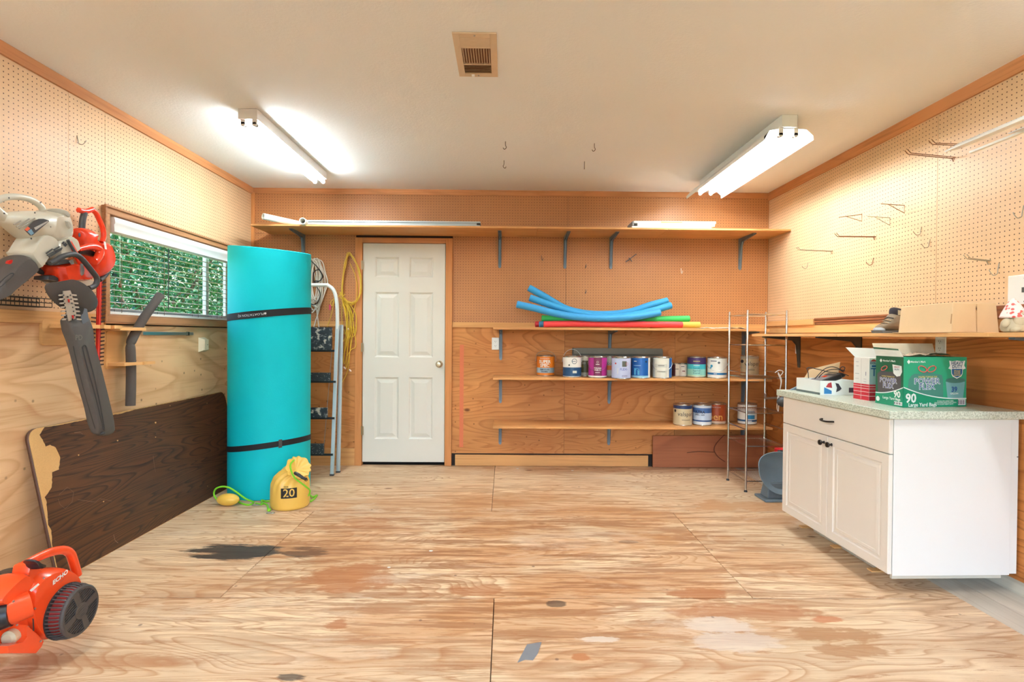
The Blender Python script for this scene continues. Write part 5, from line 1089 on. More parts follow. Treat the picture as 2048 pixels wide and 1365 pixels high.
barcode(.70, .98, .03, .10, Sd); s = MB(Wt); s.add([Sd(.10+.07*math.cos(k*math.pi/6), .10+.052*math.sin(k*math.pi/6), .0016) for k in range(12)], [tuple(range(12))]); s.obj('seal', body, local=True)
# flaps: raised back flap, left flap, bag bundle
IN = plain('carton_inside', rgb(226, 212, 184), .7)
s = MB(IN); s.hexa([V(p) for p in ((lx+.002, D1, H1), (lx+W1, D1, H1), (lx+W1, D1+.002, H1), (lx+.002, D1+.002, H1), (lx-.01, D1+.015, H1+.065), (lx+W1-.004, D1+.015, H1+.065), (lx+W1-.004, D1+.017, H1+.065), (lx-.01, D1+.017, H1+.065))]); s.obj('back_flap', bx_, local=True)
s = MB(Wt); s.hexa([V(p) for p in ((0, .002, H1), (lx, D1, H1), (lx+.002, D1, H1), (.002, .002, H1), (-.028, .004, H1+.038), (lx-.022, D1-.003, H1+.044), (lx-.020, D1-.003, H1+.044), (-.026, .004, H1+.038))]); lf_ = s.obj('side_flap', bx_, local=True)
s = MB(GD); s.hexa([V(p) for p in ((-.0235, .004, H1+.032), (lx-.0185, D1-.003, H1+.036), (lx-.0180, D1-.003, H1+.036), (-.0230, .004, H1+.032), (-.0295, .004, H1+.0395), (lx-.0235, D1-.003, H1+.0455), (lx-.021, D1-.003, H1+.0455), (-.027, .004, H1+.0395))]); s.obj('green_edge', lf_, local=True)
s = MB(plain('clear_film', rgb(206, 190, 170), .2)); rr = random.Random(7); hh = [[rr.uniform(0, .022) for _ in range(6)] for _ in range(12)]
s.grid(lambda u, v: V((.012+(W1-.024)*u+lx*v, .012+(D1-.024)*v, H1+.004+hh[int(u*11)][int(v*5)]*(math.sin(math.pi*u)*.8+.2))), 11, 5); s.obj('plastic_wrap', bx_, local=True, smooth=False)
# second carton: white with red bands
a = onZ(1738, 802, ZW); b_ = onZ(1768, 802.5, ZW); c = onZ(1708, 797, ZW); rz2 = R(2)
t_ = T('tissue_carton', 'white and red striped carton between the electronics box and green carton', 'carton', a, rz2); Wd, Dp, Hh = .150, (c-a).length*1.0, .232
Dp = min(Dp, .20); K = cm((240, 238, 232)); RD = cm((204, 40, 56)); s = MB(K); lx2 = (c.x-a.x)*.9
s.hexa([V(p) for p in ((0, 0, 0), (Wd, 0, 0), (Wd+lx2, Dp, 0), (lx2, Dp, 0), (0, 0, Hh), (Wd, 0, Hh), (Wd+lx2, Dp, Hh), (lx2, Dp, Hh))]); body = s.obj('carton_body', t_, local=True)
H1 = Hh; F2 = lambda x, z, e=.0006: V((x*Wd, -e, z*Hh)); S2 = lambda y, z, e=.0006: V((lx2*(1-y)-e, (1-y)*Dp, z*Hh))
for f in (F2, S2):
    poly(RD, [(0, 0), (1, 0), (1, .38), (0, .38)], f, 'red_panel')
    for z in (.10, .19, .27, .33): poly(K, [(0, z), (1, z), (1, z+.010), (0, z+.010)], f, 'white_stripe', .0010)
poly(cm((176, 186, 196)), [(0, .38), (1, .38), (1, .95), (0, .95)], F2, 'grey_panel', .0008)
txt(cm((40, 80, 140)), 'TO', .064, .34, .66, F2, Wd, bold=0); txt(cm((30, 40, 60)), 'DOUBLE', .016, .22, .88, F2, Wd); poly(cm((34, 84, 150)), [(.08, .79), (.8, .79), (.8, .83), (.08, .83)], F2, 'blue_bar', .0012)
poly(cm((200, 60, 50)), [(.15+.1*math.cos(k*math.pi/8), .92+.05*math.sin(k*math.pi/8)) for k in range(9)], F2, 'red_arc', .0012)
poly(cm((210, 206, 200)), [(.49, .02), (.51, .02), (.51, .98), (.49, .98)], S2, 'side_seam', .0012)
for st, y, z, sz in (('-----', .24, .90, .014), ('----', .26, .80, .014), ('------', .24, .62, .016), ('-------', .24, .50, .012), ('1', .80, .62, .030), ('-----', .75, .50, .012), ('-----', .75, .44, .012)): txt(cm((110, 116, 140)), st, sz, y, z, S2, Dp, bold=.01)
s = MB(Wt); s.hexa([V(p) for p in ((lx2, Dp*.9, Hh), (lx2+Wd, Dp, Hh), (lx2+Wd, Dp+.002, Hh), (lx2, Dp*.9+.002, Hh), (lx2-.035, Dp+.02, Hh+.055), (lx2+Wd, Dp+.03, Hh+.05), (lx2+Wd, Dp+.032, Hh+.05), (lx2-.035, Dp+.022, Hh+.055))]); s.obj('paper_flap', t_, local=True)
# shallow electronics box
a = onZ(1640, 790.5, ZW); b_ = onZ(1706, 789, ZW); c = onZ(1592, 782, ZW); Wd = (b_-a).length; Dp = min((c-a).length, .24); lx2 = (c.x-a.x)*Dp/max(.01, (c.y-a.y)); Hh = onY(1640, 762, a.y).z-ZW
t_ = T('electronics_box', 'shallow open white box with printed side holding a black device', 'box', a, 0); H1 = Hh
def wall4(s, th=.003):
    q = [V((0, 0, 0)), V((Wd, 0, 0)), V((Wd+lx2, Dp, 0)), V((lx2, Dp, 0))]; cc = sum(q, V((0, 0, 0)))/4; q2 = [cc+(p-cc)*.975 for p in q]; h_ = V((0, 0, Hh))
    s.add([*q, *[p+h_ for p in q], *[p+h_ for p in q2], *[p+V((0, 0, .004)) for p in q2]], [(3, 2, 1, 0)]+[(i, (i+1) % 4, 4+(i+1) % 4, 4+i) for i in range(4)]+[(4+i, 4+(i+1) % 4, 8+(i+1) % 4, 8+i) for i in range(4)]+[(8+i, 8+(i+1) % 4, 12+(i+1) % 4, 12+i) for i in range(4)]+[(12, 13, 14, 15)])
s = MB(Wt); wall4(s); body = s.obj('tray', t_, local=True, smooth=False)
F2 = lambda x, z, e=.0006: V((x*Wd, -e, z*Hh)); S2 = lambda y, z, e=.0006: V((lx2*(1-y)-e, (1-y)*Dp, z*Hh))
poly(cm((96, 106, 104)), [(0, 0), (1, 0), (1, .16), (0, .16)], S2, 'dark_base_line'); poly(cm((50, 130, 190)), [(.10, .08), (.29, .08), (.29, .30), (.10, .55)], F2, 'blue_picture'); poly(cm((176, 50, 60)), [(.14, .55), (.30, .50), (.28, .90), (.20, .82)], F2, 'red_picture')
poly(cm((60, 56, 66)), [(.38, .85), (.46, .80), (.54, .45), (.48, .30), (.40, .20), (.42, .50)], F2, 'device_picture', .0008); poly(cm((80, 66, 84)), [(.72, .18), (.86, .18), (.86, .52), (.72, .52)], F2, 'device_picture', .0008); txt(cm((90, 130, 180)), '-------', .010, .80, .88, F2, Wd, bold=0)
s = MB(M_card); s.hexa([V(p) for p in ((lx2+.02, Dp, .03), (lx2+Wd+.02, Dp, .03), (lx2+Wd+.02, Dp+.003, .03), (lx2+.02, Dp+.003, .03), (lx2+.10, Dp+.03, .135), (lx2+Wd+.06, Dp+.03, .185), (lx2+Wd+.06, Dp+.033, .185), (lx2+.10, Dp+.033, .135))]); s.obj('lid_flap', t_, local=True)
dv = T('black_device', 'black electronic device with coiled cable lying in the shallow white box', 'device', a+V((.06, .08, .005)))
o_ = a+V((.085+lx2*.4, .09, Hh*.95)); e_ = Euler((0, R(-16), R(14))).to_matrix().to_4x4(); e_.translation = o_
s = MB(M_black); s.box(-.075, .085, -.05, .05, -.012, .020, e_); dvb = s.obj('device_body', dv, bevel=.008)
s = MB(plain('grey_lid', rgb(120, 120, 126), .3)); s.box(-.065, .03, -.04, .04, .0195, .0235, e_); s.obj('grey_top', dv, bevel=.003)
s = MB(M_red); s.box(-.01, .02, -.015, .012, .0236, .0245, e_); s.obj('red_sticker', dv)
s = MB(M_black); s.ell(o_+V((.11, .02, .03)), (.028, .022, .016), seg=12, rings=8); s.obj('plug', dv)
Yd = a.y+.09; kab = lambda pts: smoothpath([onY(x, y, Yd+.01*math.sin(i)) for i, (x, y) in enumerate(pts)], 5)
for pts in ([(1617, 757), (1616, 745), (1614, 737), (1622, 736), (1640, 740), (1660, 745), (1685, 748), (1697, 752)], [(1628, 760), (1640, 747), (1650, 738), (1664, 734), (1678, 738), (1686, 742), (1690, 736), (1684, 734), (1680, 740), (1688, 745)], [(1634, 762), (1642, 750), (1654, 742), (1670, 739), (1690, 742)]):
    s = MB(M_black); s.tube(kab(pts), .0026, 6); s.obj('cable', dv)
# grey triangular thing behind the electronics box
t_ = T('grey_wedge', 'small grey plastic corner piece behind the shallow box', 'plastic piece', onZ(1588, 779, ZW)+V((0, .03, 0))); q = onZ(1590, 781, ZW)+V((.0, .0, .0005)); s = MB(M_gs); s.prism([q+V((-.03, 0, 0)), q+V((.05, 0, 0)), q+V((.05, 0, .04))], (0, .02, 0)); s.obj('wedge_body', t_, bevel=.002)
# ------------------------------------------------------------------ right wall shelf contents
a = onZ(1904, 668, SZ); YB = 2.586
sx_ = lambda px, py, Y: onY(px, py, Y)
bx2 = T('cardboard_box', 'closed tan cardboard box resting on the right wall shelf beside the boot', 'box', (2.2, 2.7, SZ))
near = onX(1904, 650, SXF+.02); yn = near.y; far = onX(1800, 650, SXF+.03).y; xr_ = onY(1999, 650, yn+.03).x
hz = onX(1904, 605, SXF+.02).z-SZ
s = MB(M_card); b8 = [(SXF+.02, yn, 0), (xr_, yn+.03, 0), (xr_, far, 0), (SXF+.02, far, 0), (SXF+.026, yn+.004, hz), (xr_-.012, yn+.036, hz), (xr_-.012, far-.006, hz-.004), (SXF+.03, far-.006, hz-.004)]
s.hexa([V((x, y, SZ+.0008+z)) for x, y, z in b8]); s.obj('box_body', bx2, bevel=.004)
s = MB(plain('cardboard_dark', rgb(176, 136, 96), .8)); f8 = lambda u, z, e=.0009: V((SXF+.02+(xr_-SXF-.02)*u, yn+.03*u-e, SZ+z*hz))
s.add([f8(.515, .03), f8(.525, .03), f8(.515, .95), f8(.505, .95)], [(0, 1, 2, 3)]); s.obj('flap_seam', bx2)
s = MB(plain('cardboard_hole', rgb(90, 60, 44), .8)); s.add([f8(.49, .80, .0012), f8(.505, .72, .0012), f8(.515, .80, .0012), f8(.50, .90, .0012)], [(0, 1, 2, 3)]); s.obj('torn_slot', bx2)
s = MB(plain('cardboard_dark', 0)); s.tube([V((SXF+.0195, yn+.006, SZ+hz*.30)), V((SXF+.0215, yn+.004, SZ+hz*.62))], .0022, 5); s.obj('corner_crease', bx2)
s = MB(M_card); g8 = lambda v, z: V((SXF+.0185, yn+(far-yn)*v, SZ+z)); s.hexa([V((SXF-.004, far+.01, SZ+.001)), V((SXF-.002, yn, SZ+.001)), V((SXF+.019, yn, SZ+.001)), V((SXF+.019, far+.01, SZ+.001)), V((SXF-.004, far+.01, SZ+.0035)), V((SXF-.002, yn, SZ+.0035)), V((SXF+.019, yn, SZ+.0035)), V((SXF+.019, far+.01, SZ+.0035))]); s.obj('bottom_flap', bx2)
# boot
bt = T('hiking_boot', 'single grey-brown hiking boot on the right wall shelf behind the cardboard box', 'boot', (2.3, 3.1, SZ)); M_bt = plain('boot_suede', rgb(134, 118, 98), .85, var=.15, vs=40, bump=.4)
yb = 3.10; t0 = onY(1749, 665, yb).x; 
def prof(px, py): q = onY(px, py, yb); return V((q.x, yb, max(q.z, SZ+.001)))
upper = [prof(*p) for p in ((1751, 658), (1756, 652), (1766, 650), (1775, 640), (1780, 630), (1784, 628), (1800, 630), (1812, 632), (1815, 645), (1817, 662), (1760, 663))]
s = MB(M_bt); s.pillow(upper, V((0, 1, 0)), .088, 8, 2.2, .45); s.obj('boot_upper', bt, ang=70)
s = MB(plain('boot_toe_cap', rgb(186, 194, 200), .6)); s.ell(prof(1755, 660)+V((.01, 0, 0)), (.026, .038, .020), seg=16, rings=10); s.obj('toe_cap', bt)
s = MB(plain('boot_sole', rgb(110, 116, 124), .7)); s.pillow([prof(*p) for p in ((1749, 661), (1760, 662), (1816, 660), (1817, 667.5), (1752, 667.5))], V((0, 1, 0)), .092, 4, 4, .1); s.obj('sole', bt)
s = MB(plain('boot_collar', rgb(52, 46, 52), .8)); s.pillow([prof(*p) for p in ((1781, 628), (1782, 618), (1787, 615), (1800, 618), (1808, 622), (1806, 633), (1795, 637), (1787, 634))], V((0, 1, 0)), .060, 6, 2.4, .35); s.obj('collar', bt, ang=70)
s = MB(plain('boot_tongue', rgb(196, 182, 156), .8)); s.pillow([prof(*p)-V((0, .031, 0)) for p in ((1788, 621), (1800, 623), (1800, 632), (1788, 631))], V((0, 1, 0)), .006, 2, 3, .1); s.obj('tongue_patch', bt)
s = MB(plain('boot_blue_lining', rgb(150, 160, 172), .8)); s.pillow([prof(*p) for p in ((1779, 632), (1790, 636), (1802, 636), (1798, 643), (1786, 643), (1777, 639))], V((0, 1, 0)), .080, 4, 2.4, .3); s.obj('ankle_padding', bt, ang=70)
for k in range(4):
    p = prof(1766+4.2*k, 651-5*k); s = MB(M_black if k == 3 else plain('boot_lace', rgb(176, 150, 116), .8)); s.tube([p+V((-.002, -.034, -.004)), p+V((-.006, 0, .004)), p+V((-.002, .034, -.004))], .0028, 6); s.obj('lace', bt)
# gnome
gn = T('garden_gnome', 'small pale stone garden gnome with a pink and white patterned hat', 'gnome', onY(2028, 664, 2.28)); gx, gy = onY(2028, 640, 2.26).x, 2.26; M_st = plain('pale_stone', rgb(196, 180, 152), .85, var=.08, vs=60, bump=.5, bs=120)
gz = SZ; 
s = MB(M_st); s.lathe([(.030, 0), (.040, .006), (.046, .022), (.042, .045), (.032, .062), (.018, .074)], (gx, gy, gz), 24); s.obj('body', gn)
for sxx in (-1, 1):
    s = MB(M_st); s.ell((gx+sxx*.024, gy-.030, gz+.012), (.017, .022, .012), seg=14, rings=8); s.obj('foot', gn)
    s = MB(M_st); s.ell((gx+sxx*.046, gy-.012, gz+.040), (.014, .014, .022), Matrix.Rotation(R(-25*sxx), 3, 'Y'), 14, 10); s.obj('arm', gn)
s = MB(M_st); s.ell((gx, gy-.030, gz+.048), (.030, .018, .032), seg=18, rings=12); s.obj('beard', gn)
s = MB(M_st); s.ell((gx, gy-.040, gz+.078), (.010, .010, .009), seg=12, rings=8); s.obj('nose', gn)
m, t, b = nodes('patterned_hat', .7); tc = N(t, 'TexCoord'); v1 = N(t, 'TexVoronoi', Scale=60.0); L(t, tc.outputs['Object'], v1.inputs['Vector']); L(t, ramp(t, v1.outputs['Distance'], [(.30, rgb(226, 92, 84)), (.42, rgb(244, 220, 214))]), b.inputs['Base Color'])
s = MB(m); hx = [(.046, .062), (.048, .068), (.042, .082), (.033, .100), (.024, .118), (.014, .134), (.006, .144), (.001, .147)]
s.lathe(hx, (gx, gy, gz), 24); s.v = [p+V((-.10*max(0, p.z-gz-.06)*.6, 0, 0)) for p in s.v]; s.obj('hat', gn)
# ------------------------------------------------------------------ pegboard hooks
def hook(name, mat, paths, lb, grp, r=.0022, cat='hook'):
    t_ = T(name, lb, cat, paths[0][0], 0, grp)
    for p in paths: s = MB(mat); s.tube(p, r, 6); s.obj('wire', t_)
    return t_
def tipX(px, py, Y): v = ray(px, py); return O+v*(Y/v.y)
M_wire = plain('bare_wire', rgb(172, 160, 140), .4, .6)
def longhook(base, tip, kind, lb, mat=None, two=False):
    q = onX(*base, XR); e = tipX(*tip, q.y); ps = []
    for dy in ((-.010, .010) if two else (0,)):
        o = V((0, dy, 0)); k = V((-.018, 0, .020))
        if kind == 'up': ps.append([q+o, e+o-V((-.02, 0, .004)), e+o+V((0, 0, .016))])
        elif kind == 'brace': ps.append([q+o, e+o])
        else: ps.append([q+o, e+o, e+o+V((0, 0, .012))])
    if kind == 'brace': ps.append([q, q-V((0, 0, .048)), q+(e-q)*.70]); 
    else: ps.append([q+V((-.004, -.010, 0)), q+V((-.004, .010, 0)), q+V((-.004, 0, -.02))])
    return hook('pegboard_hook', mat or M_rust, ps, lb, 'pegboard hooks on the right wall', .0024)
longhook((1908, 316), (1812, 306), 'up', 'long rusty two-pronged hook low beside the pegboard seam, under the white reflector', two=True)
longhook((1925, 290), (1860, 286), 'up', 'rusty two-pronged hook whose arm passes behind the white reflector end', two=True)
longhook((1809, 411), (1762, 408), 'brace', 'braced wire hook, highest of the three braced hooks in the middle of the right wall')
longhook((1780, 436), (1735, 433), 'brace', 'braced wire hook just below and left of the highest braced hook', M_wire)
longhook((1724, 429), (1678, 435), 'brace', 'sloping wire hook, furthest left of the upper right wall hooks')
longhook((1750, 474), (1671, 472), 'up', 'thick dark brown double hook in the middle of the right wall', two=True)
longhook((1664, 503), (1594, 499), 'up', 'long thin double hook nearest the back corner of the right wall', M_wire, two=True)
longhook((1978, 522), (1930, 516), 'up', 'short wire hook with bent tip left of the switch plate', M_wire, two=True)
def jhook(px, py, dx, lb, sz=.05, wall='R', mat=None):
    if wall == 'R': q = onX(px, py, XR); out = V((-1, 0, 0)); 
    elif wall == 'B': q = onY(px, py, D); out = V((0, -1, 0))
    else: q = onX(px, py, XL); out = V((1, 0, 0))
    side = V((0, 0, 0)) if wall != 'B' else V((.01*dx, 0, 0))
    p = smoothpath([q+V((0, 0, sz*.55)), q+out*.006, q+out*.010-V((0, 0, sz*.35))+side*.4, q+out*.030-V((0, 0, sz*.45))+side, q+out*.046-V((0, 0, sz*.15))+side, q+out*.050-V((0, 0, 0))+side], 4)
    nm = {'R': 'pegboard hooks on the right wall', 'B': 'pegboard hooks on the back wall', 'L': 'pegboard hooks on the left wall'}[wall]
    return hook('pegboard_hook', mat or M_wire, [p], lb, nm)
jhook(1616, 532, 1, 'small pale J hook below the hook nearest the back corner'); jhook(1747, 524, 1, 'small J hook low in the middle of the right wall, below the thick brown hook', mat=M_rust)
jhook(1843, 463, 1, 'small J hook just left of the right wall seam, at mid height'); jhook(1860, 488, 1, 'small bent double-curve hook on the seam, below the mid-height J hook', mat=M_wire); jhook(1998, 540, 1, 'shiny J hook left of the switch plate, under the short hook', .06, mat=M_steel); jhook(2047, 425, 1, 'small hook cut by the right edge of the view', .06, mat=M_steel)
jhook(1083, 517, 1, 'small dark crossed hook on the back pegboard, left of the seam', mat=M_dgrey, wall='B'); jhook(1172, 533, -1, 'small dark hook on the back pegboard, right of the seam and above the blue noodles', .04, 'B', M_dgrey); jhook(1172, 584, -1, 'small dark hook just above the blue noodles', .04, 'B', M_dgrey)
jhook(1362, 543, 0, 'small white hook on the back pegboard towards the right', .05, 'B', M_white)
q = onY(1262, 518, D-.02); hook('tool_clip', M_dgrey, [[q+V((-.05, 0, -.03)), q+V((.05, 0, .045))], [q+V((-.02, 0, .01)), q+V((.01, 0, -.025))]], 'slanted dark metal tool clip on the back pegboard', 'pegboard clips', .004, 'clip')
jhook(154, 281, 0, 'small steel hook high on the left pegboard above the window', .05, 'L', M_steel)
q = onX(14, 443, XL); e = q+V((.16, .0, .0)); hook('pegboard_hook', M_rust, [[q, tipX(72, 441, q.y+.12)], [q+V((.004, -.01, .0)), q+V((.004, .012, 0)), q+V((.004, .002, -.022))]], 'rusty wire hook under the handle of the ivory leaf blower', 'pegboard hooks on the left wall', .0028)
# white spare reflector lying on the hooks at the upper right
rf = T('light_reflector', 'white metal light reflector lying on hooks at the top right of the right wall', 'reflector', (2.2, 2.0, 2.1))
p1 = onX(1890, 303, 2.08); z_ = p1.z; ye = p1.y
s = MB(M_white); s.hexa([V(p) for p in ((2.078, ye, z_-.004), (2.104, ye-.05, z_-.006), (2.104, .9, z_-.006), (2.078, .9, z_-.006), (2.078, ye-.0, z_+.002), (2.104, ye-.05, z_+.022), (2.104, .9, z_+.022), (2.078, .9, z_+.022))]); s.obj('reflector_lip', rf)
s = MB(M_white); s.box(2.196, 2.212, .9, ye, z_-.008, z_+.002); s.obj('reflector_lip', rf)
s = MB(plain('pale_sheet', rgb(222, 222, 228), .4)); s.hexa([V(p) for p in ((2.17, 2.30, z_+.0), (2.42, 2.12, z_+.004), (2.42, .9, z_+.004), (2.17, .9, z_+.0), (2.17, 2.30, z_+.003), (2.42, 2.12, z_+.007), (2.42, .9, z_+.007), (2.17, .9, z_+.003))]); s.obj('sheet', rf)
s = MB(plain('slot_grey', rgb(120, 124, 126), .5)); s.hexa([V(p) for p in ((2.27, 2.16, z_-.002), (2.29, 2.14, z_-.002), (2.32, .9, z_-.002), (2.27, .9, z_-.002), (2.27, 2.16, z_+.001), (2.29, 2.14, z_+.001), (2.32, .9, z_+.001), (2.27, .9, z_+.001))]); s.obj('slot', rf)
s = MB(M_white); s.box(2.104, 2.20, 1.2, 1.24, z_-.004, z_+.004); s.obj('cross_strap', rf)
s = MB(M_rust); s.tube([(XR, 1.9, z_-.012), (2.06, 1.9, z_-.012), (2.05, 1.9, z_+.0)], .003, 6); s.obj('support_hook', rf)
# ------------------------------------------------------------------ left wall: wooden racks, basket, bar, pipe foam
def LX(px, py, X=XL): return onX(px, py, X)
tr_ = T('tool_rack', 'pale wooden tool rack with a notched ledge under the left wall rail', 'rack', LX(140, 665))
y0, y1 = LX(78, 660).y, LX(206, 660).y; z0, z1 = LX(140, 690).z, LX(140, 640).z
s = MB(M_tan); s.prism([V((XL+.0005, y, z)) for y, z in rrect(y0, z0, y1, z1, .018)], (.016, 0, 0)); s.obj('back_board', tr_, ang=40)
s = MB(M_tan); xs = XL+.0165; ya, yb_ = LX(92, 656).y, LX(204, 656).y; zt_ = LX(160, 650).z
pts = [(xs, ya), (xs+.10, ya), (xs+.10, yb_-.10), (xs+.055, yb_-.10), (xs+.055, yb_-.075), (xs+.10, yb_-.075), (xs+.10, yb_), (xs, yb_)]
for (xa, xb, ya_, yb2) in ((xs, xs+.10, ya, yb_-.17), (xs, xs+.045, yb_-.17, yb_-.14), (xs, xs+.10, yb_-.14, yb_-.09), (xs, xs+.045, yb_-.09, yb_-.06), (xs, xs+.10, yb_-.06, yb_)):
    s.box(xa, xb, ya_, yb2, zt_-.020, zt_)
s.obj('notched_ledge', tr_)
tr2 = T('tool_rack', 'small pale wooden rack with a single ledge holding the grey pipe foam', 'rack', LX(230, 700))
y0, y1 = LX(207, 700).y, LX(250, 700).y; z0, z1 = LX(230, 737).z, LX(230, 663).z
s = MB(M_tan); s.prism([V((XL+.0005, y, z)) for y, z in rrect(y0, z0, y1, z1, .02)], (.016, 0, 0)); s.obj('back_board', tr2, ang=40)
s = MB(M_tan); zl_ = LX(230, 728).z; s.box(XL+.0165, XL+.115, y0+.01, y1-.012, zl_-.009, zl_+.009); s.box(XL+.0165, XL+.045, y1-.012, y1+.05, zl_-.009, zl_+.009); s.box(XL+.098, XL+.128, y1-.012, y1+.09, zl_-.009, zl_+.009); s.obj('ledge', tr2)
s = MB(M_tan); z2 = LX(230, 657).z; s.box(XL+.0165, XL+.11, y0-.02, y1+.03, z2-.014, z2+.006); s.obj('upper_ledge', tr2, bevel=.002)
XF = XL+.072
pf = T('pipe_foam', 'bent dark grey foam pipe sleeve hanging in the small wooden rack', 'pipe insulation', LX(259, 700, XF))
s = MB(M_foamgrey); P_ = [LX(261, 812, XF), LX(262, 770, XF), LX(262, 730, XF), LX(261, 695, XF), LX(262, 685, XF), LX(272, 664, XF), LX(288, 636, XF+.02), LX(305, 612, XF+.04), LX(320, 591, XF+.05)]
P_ = smoothpath(P_, 4); rr_ = [.0265]*len(P_); k = 4*4-2
for d_, v_ in ((-2, .0255), (-1, .023), (0, .0195), (1, .023), (2, .0255)): rr_[k+d_] = v_
s.tube(P_, rr_, 20, caps=False); d_ = (P_[-1]-P_[-2]).normalized(); s.lathe([(.0265, 0), (.0255, .003), (.014, .003), (.013, -.06), (.0001, -.06)], P_[-1], 20, d_.to_track_quat('Z', 'Y').to_matrix())
s.lathe([(.0265, 0), (.0001, .001)], P_[0], 20, (P_[0]-P_[1]).normalized().to_track_quat('Z', 'Y').to_matrix()); s.obj('foam_sleeve', pf)
kb = T('magnetic_bar', 'thin silver tool bar fixed on the left wall below the window', 'tool bar', LX(330, 668))
a, c = LX(281, 667), LX(383, 667); s = MB(M_steel); s.box(XL, XL+.016, a.y, c.y, a.z-.012, a.z+.010); s.obj('bar', kb, bevel=.002)
s = MB(M_black); s.box(XL+.001, XL+.018, c.y-.07, c.y-.055, a.z-.014, a.z+.012); s.obj('clip', kb)
wbk = T('wire_basket', 'small black wire basket hooked on the left pegboard above the rail', 'basket', LX(30, 603))
M_bw = plain('black_wire', rgb(50, 44, 40), .5, .3); ya, yb_ = 2.0, LX(74, 600).y; zb0, zb1 = LX(40, 613).z, LX(40, 596).z
for x in (XL+.012, XL+.075):
    for z in (zb0, (zb0+zb1)/2, zb1): s = MB(M_bw); s.tube([(x, ya, z), (x, yb_, z)], .0022, 6); s.obj('basket_wire', wbk)
n_ = 16
for k in range(n_+1):
    y = ya+(yb_-ya)*k/n_; s = MB(M_bw); s.tube([(XL+.012, y, zb1), (XL+.012, y, zb0), (XL+.075, y, zb0), (XL+.075, y, zb1)], .0018, 5); s.obj('basket_wire', wbk)
# ------------------------------------------------------------------ generic outline tools on the left wall
def OP(X): return lambda pts: [onX(x, y, X) for x, y in pts]
def C3(pts): return [(x/6.204, 380+y/6.204) for x, y in pts]
NX = V((1, 0, 0))
# ivory leaf blower hanging upper left
P = OP(-2.235)
lb_ = T('leaf_blower', 'ivory and grey handheld leaf blower hanging on the left pegboard', 'leaf blower', P([(60, 470)])[0])
s = MB(M_bone); s.pillow(P(C3([(20, 330), (40, 300), (110, 278), (200, 266), (300, 262), (400, 262), (480, 274), (540, 262), (600, 235), (670, 232), (740, 262), (790, 340), (812, 430), (824, 520), (812, 590), (770, 640), (700, 670), (600, 700), (500, 690), (430, 650), (370, 640), (290, 610), (190, 530), (90, 445), (40, 395)])), NX, .17, 10, 2.4, .42); body = s.obj('motor_housing', lb_, ang=60)
s = MB(M_bone); s.tube(smoothpath(P(C3([(-60, 150), (10, 110), (100, 88), (200, 86), (300, 98), (380, 122), (450, 160), (505, 205), (530, 250)])), 4), [.0145]*33, 14); s.obj('handle', lb_)
s = MB(M_bone); s.tube(smoothpath(P(C3([(-90, 210), (-30, 270), (20, 310), (70, 350)])), 4), .021, 14); s.obj('rear_grip', lb_)
P2 = OP(-2.215)
s = MB(M_bone); s.pillow(P2(C3([(545, 640), (640, 600), (760, 560), (830, 590), (868, 690), (872, 740), (800, 790), (700, 850), (640, 895), (600, 880), (560, 830)])), NX, .13, 6, 2.6, .25); fh = s.obj('fan_housing', lb_, ang=50)
s = MB(M_bone); s.pillow(P2(C3([(370, 560), (480, 540), (590, 620), (570, 745), (460, 850), (375, 965), (345, 975), (215, 800), (245, 755)])), NX, .12, 5, 3, .15); s.obj('outlet_duct', lb_, ang=50)
s = MB(plain('charcoal_nozzle', rgb(78, 74, 72), .45)); s.pillow(P2(C3([(215, 808), (300, 860), (350, 935), (350, 990), (250, 1080), (170, 1150), (90, 1210), (-20, 1300), (-120, 1380), (-160, 1200), (-60, 1080), (20, 950), (120, 860)])), NX, .125, 8, 3, .2); nz = s.obj('nozzle', lb_, ang=50)
P3 = OP(-2.150)
s = MB(plain('charcoal_nozzle_dark', rgb(46, 46, 48), .5)); s.tube(smoothpath(P3(C3([(-60, 1210), (40, 1110), (130, 1040), (170, 1040), (150, 1080), (60, 1160), (-40, 1240)])), 3), .0022, 5); s.obj('nozzle_slot', nz)
s = MB(M_redmetal); s.prism(OP(-2.165)(C3([(62, 915), (80, 880), (125, 868), (118, 905), (95, 922)])), NX*.012); s.obj('lock_tab', lb_)
PF = OP(-2.146)
s = MB(plain('sticker_dark', rgb(58, 56, 58), .4)); s.prism(PF(C3([(300, 495), (420, 385), (480, 360), (540, 360), (600, 378), (606, 392), (400, 565), (372, 568)])), NX*.0012); stk = s.obj('label_sticker', lb_)
for col, pts in (((222, 96, 60), [(305, 492), (345, 455), (375, 480), (335, 515)]), ((110, 150, 176), [(340, 518), (385, 485), (420, 540), (385, 562)]), ((176, 172, 166), [(420, 470), (590, 385), (598, 396), (440, 500)])):
    s = MB(cm(col)); s.prism(OP(-2.1445)(C3(pts)), NX*.0008); s.obj('sticker_print', stk)
for (x0, y0, x1, y1) in ((170, 430, 258, 385), (205, 460, 362, 360), (235, 482, 432, 352)):
    s = MB(plain('vent_slot', rgb(140, 136, 124), .6)); s.tube(OP(-2.150)(C3([(x0, y0), (x1, y1)])), .0030, 6); s.obj('vent_slot', lb_)
for (x0, y0, x1, y1) in ((575, 790, 650, 735), (590, 812, 700, 752), (610, 832, 760, 740), (670, 745, 735, 708), (690, 765, 770, 722), (775, 668, 792, 646), (790, 688, 812, 660), (806, 700, 828, 676)):
    s = MB(M_dgrey); s.tube(OP(-2.147)(C3([(x0, y0), (x1, y1)])), .0036, 6); s.obj('intake_slot', lb_)
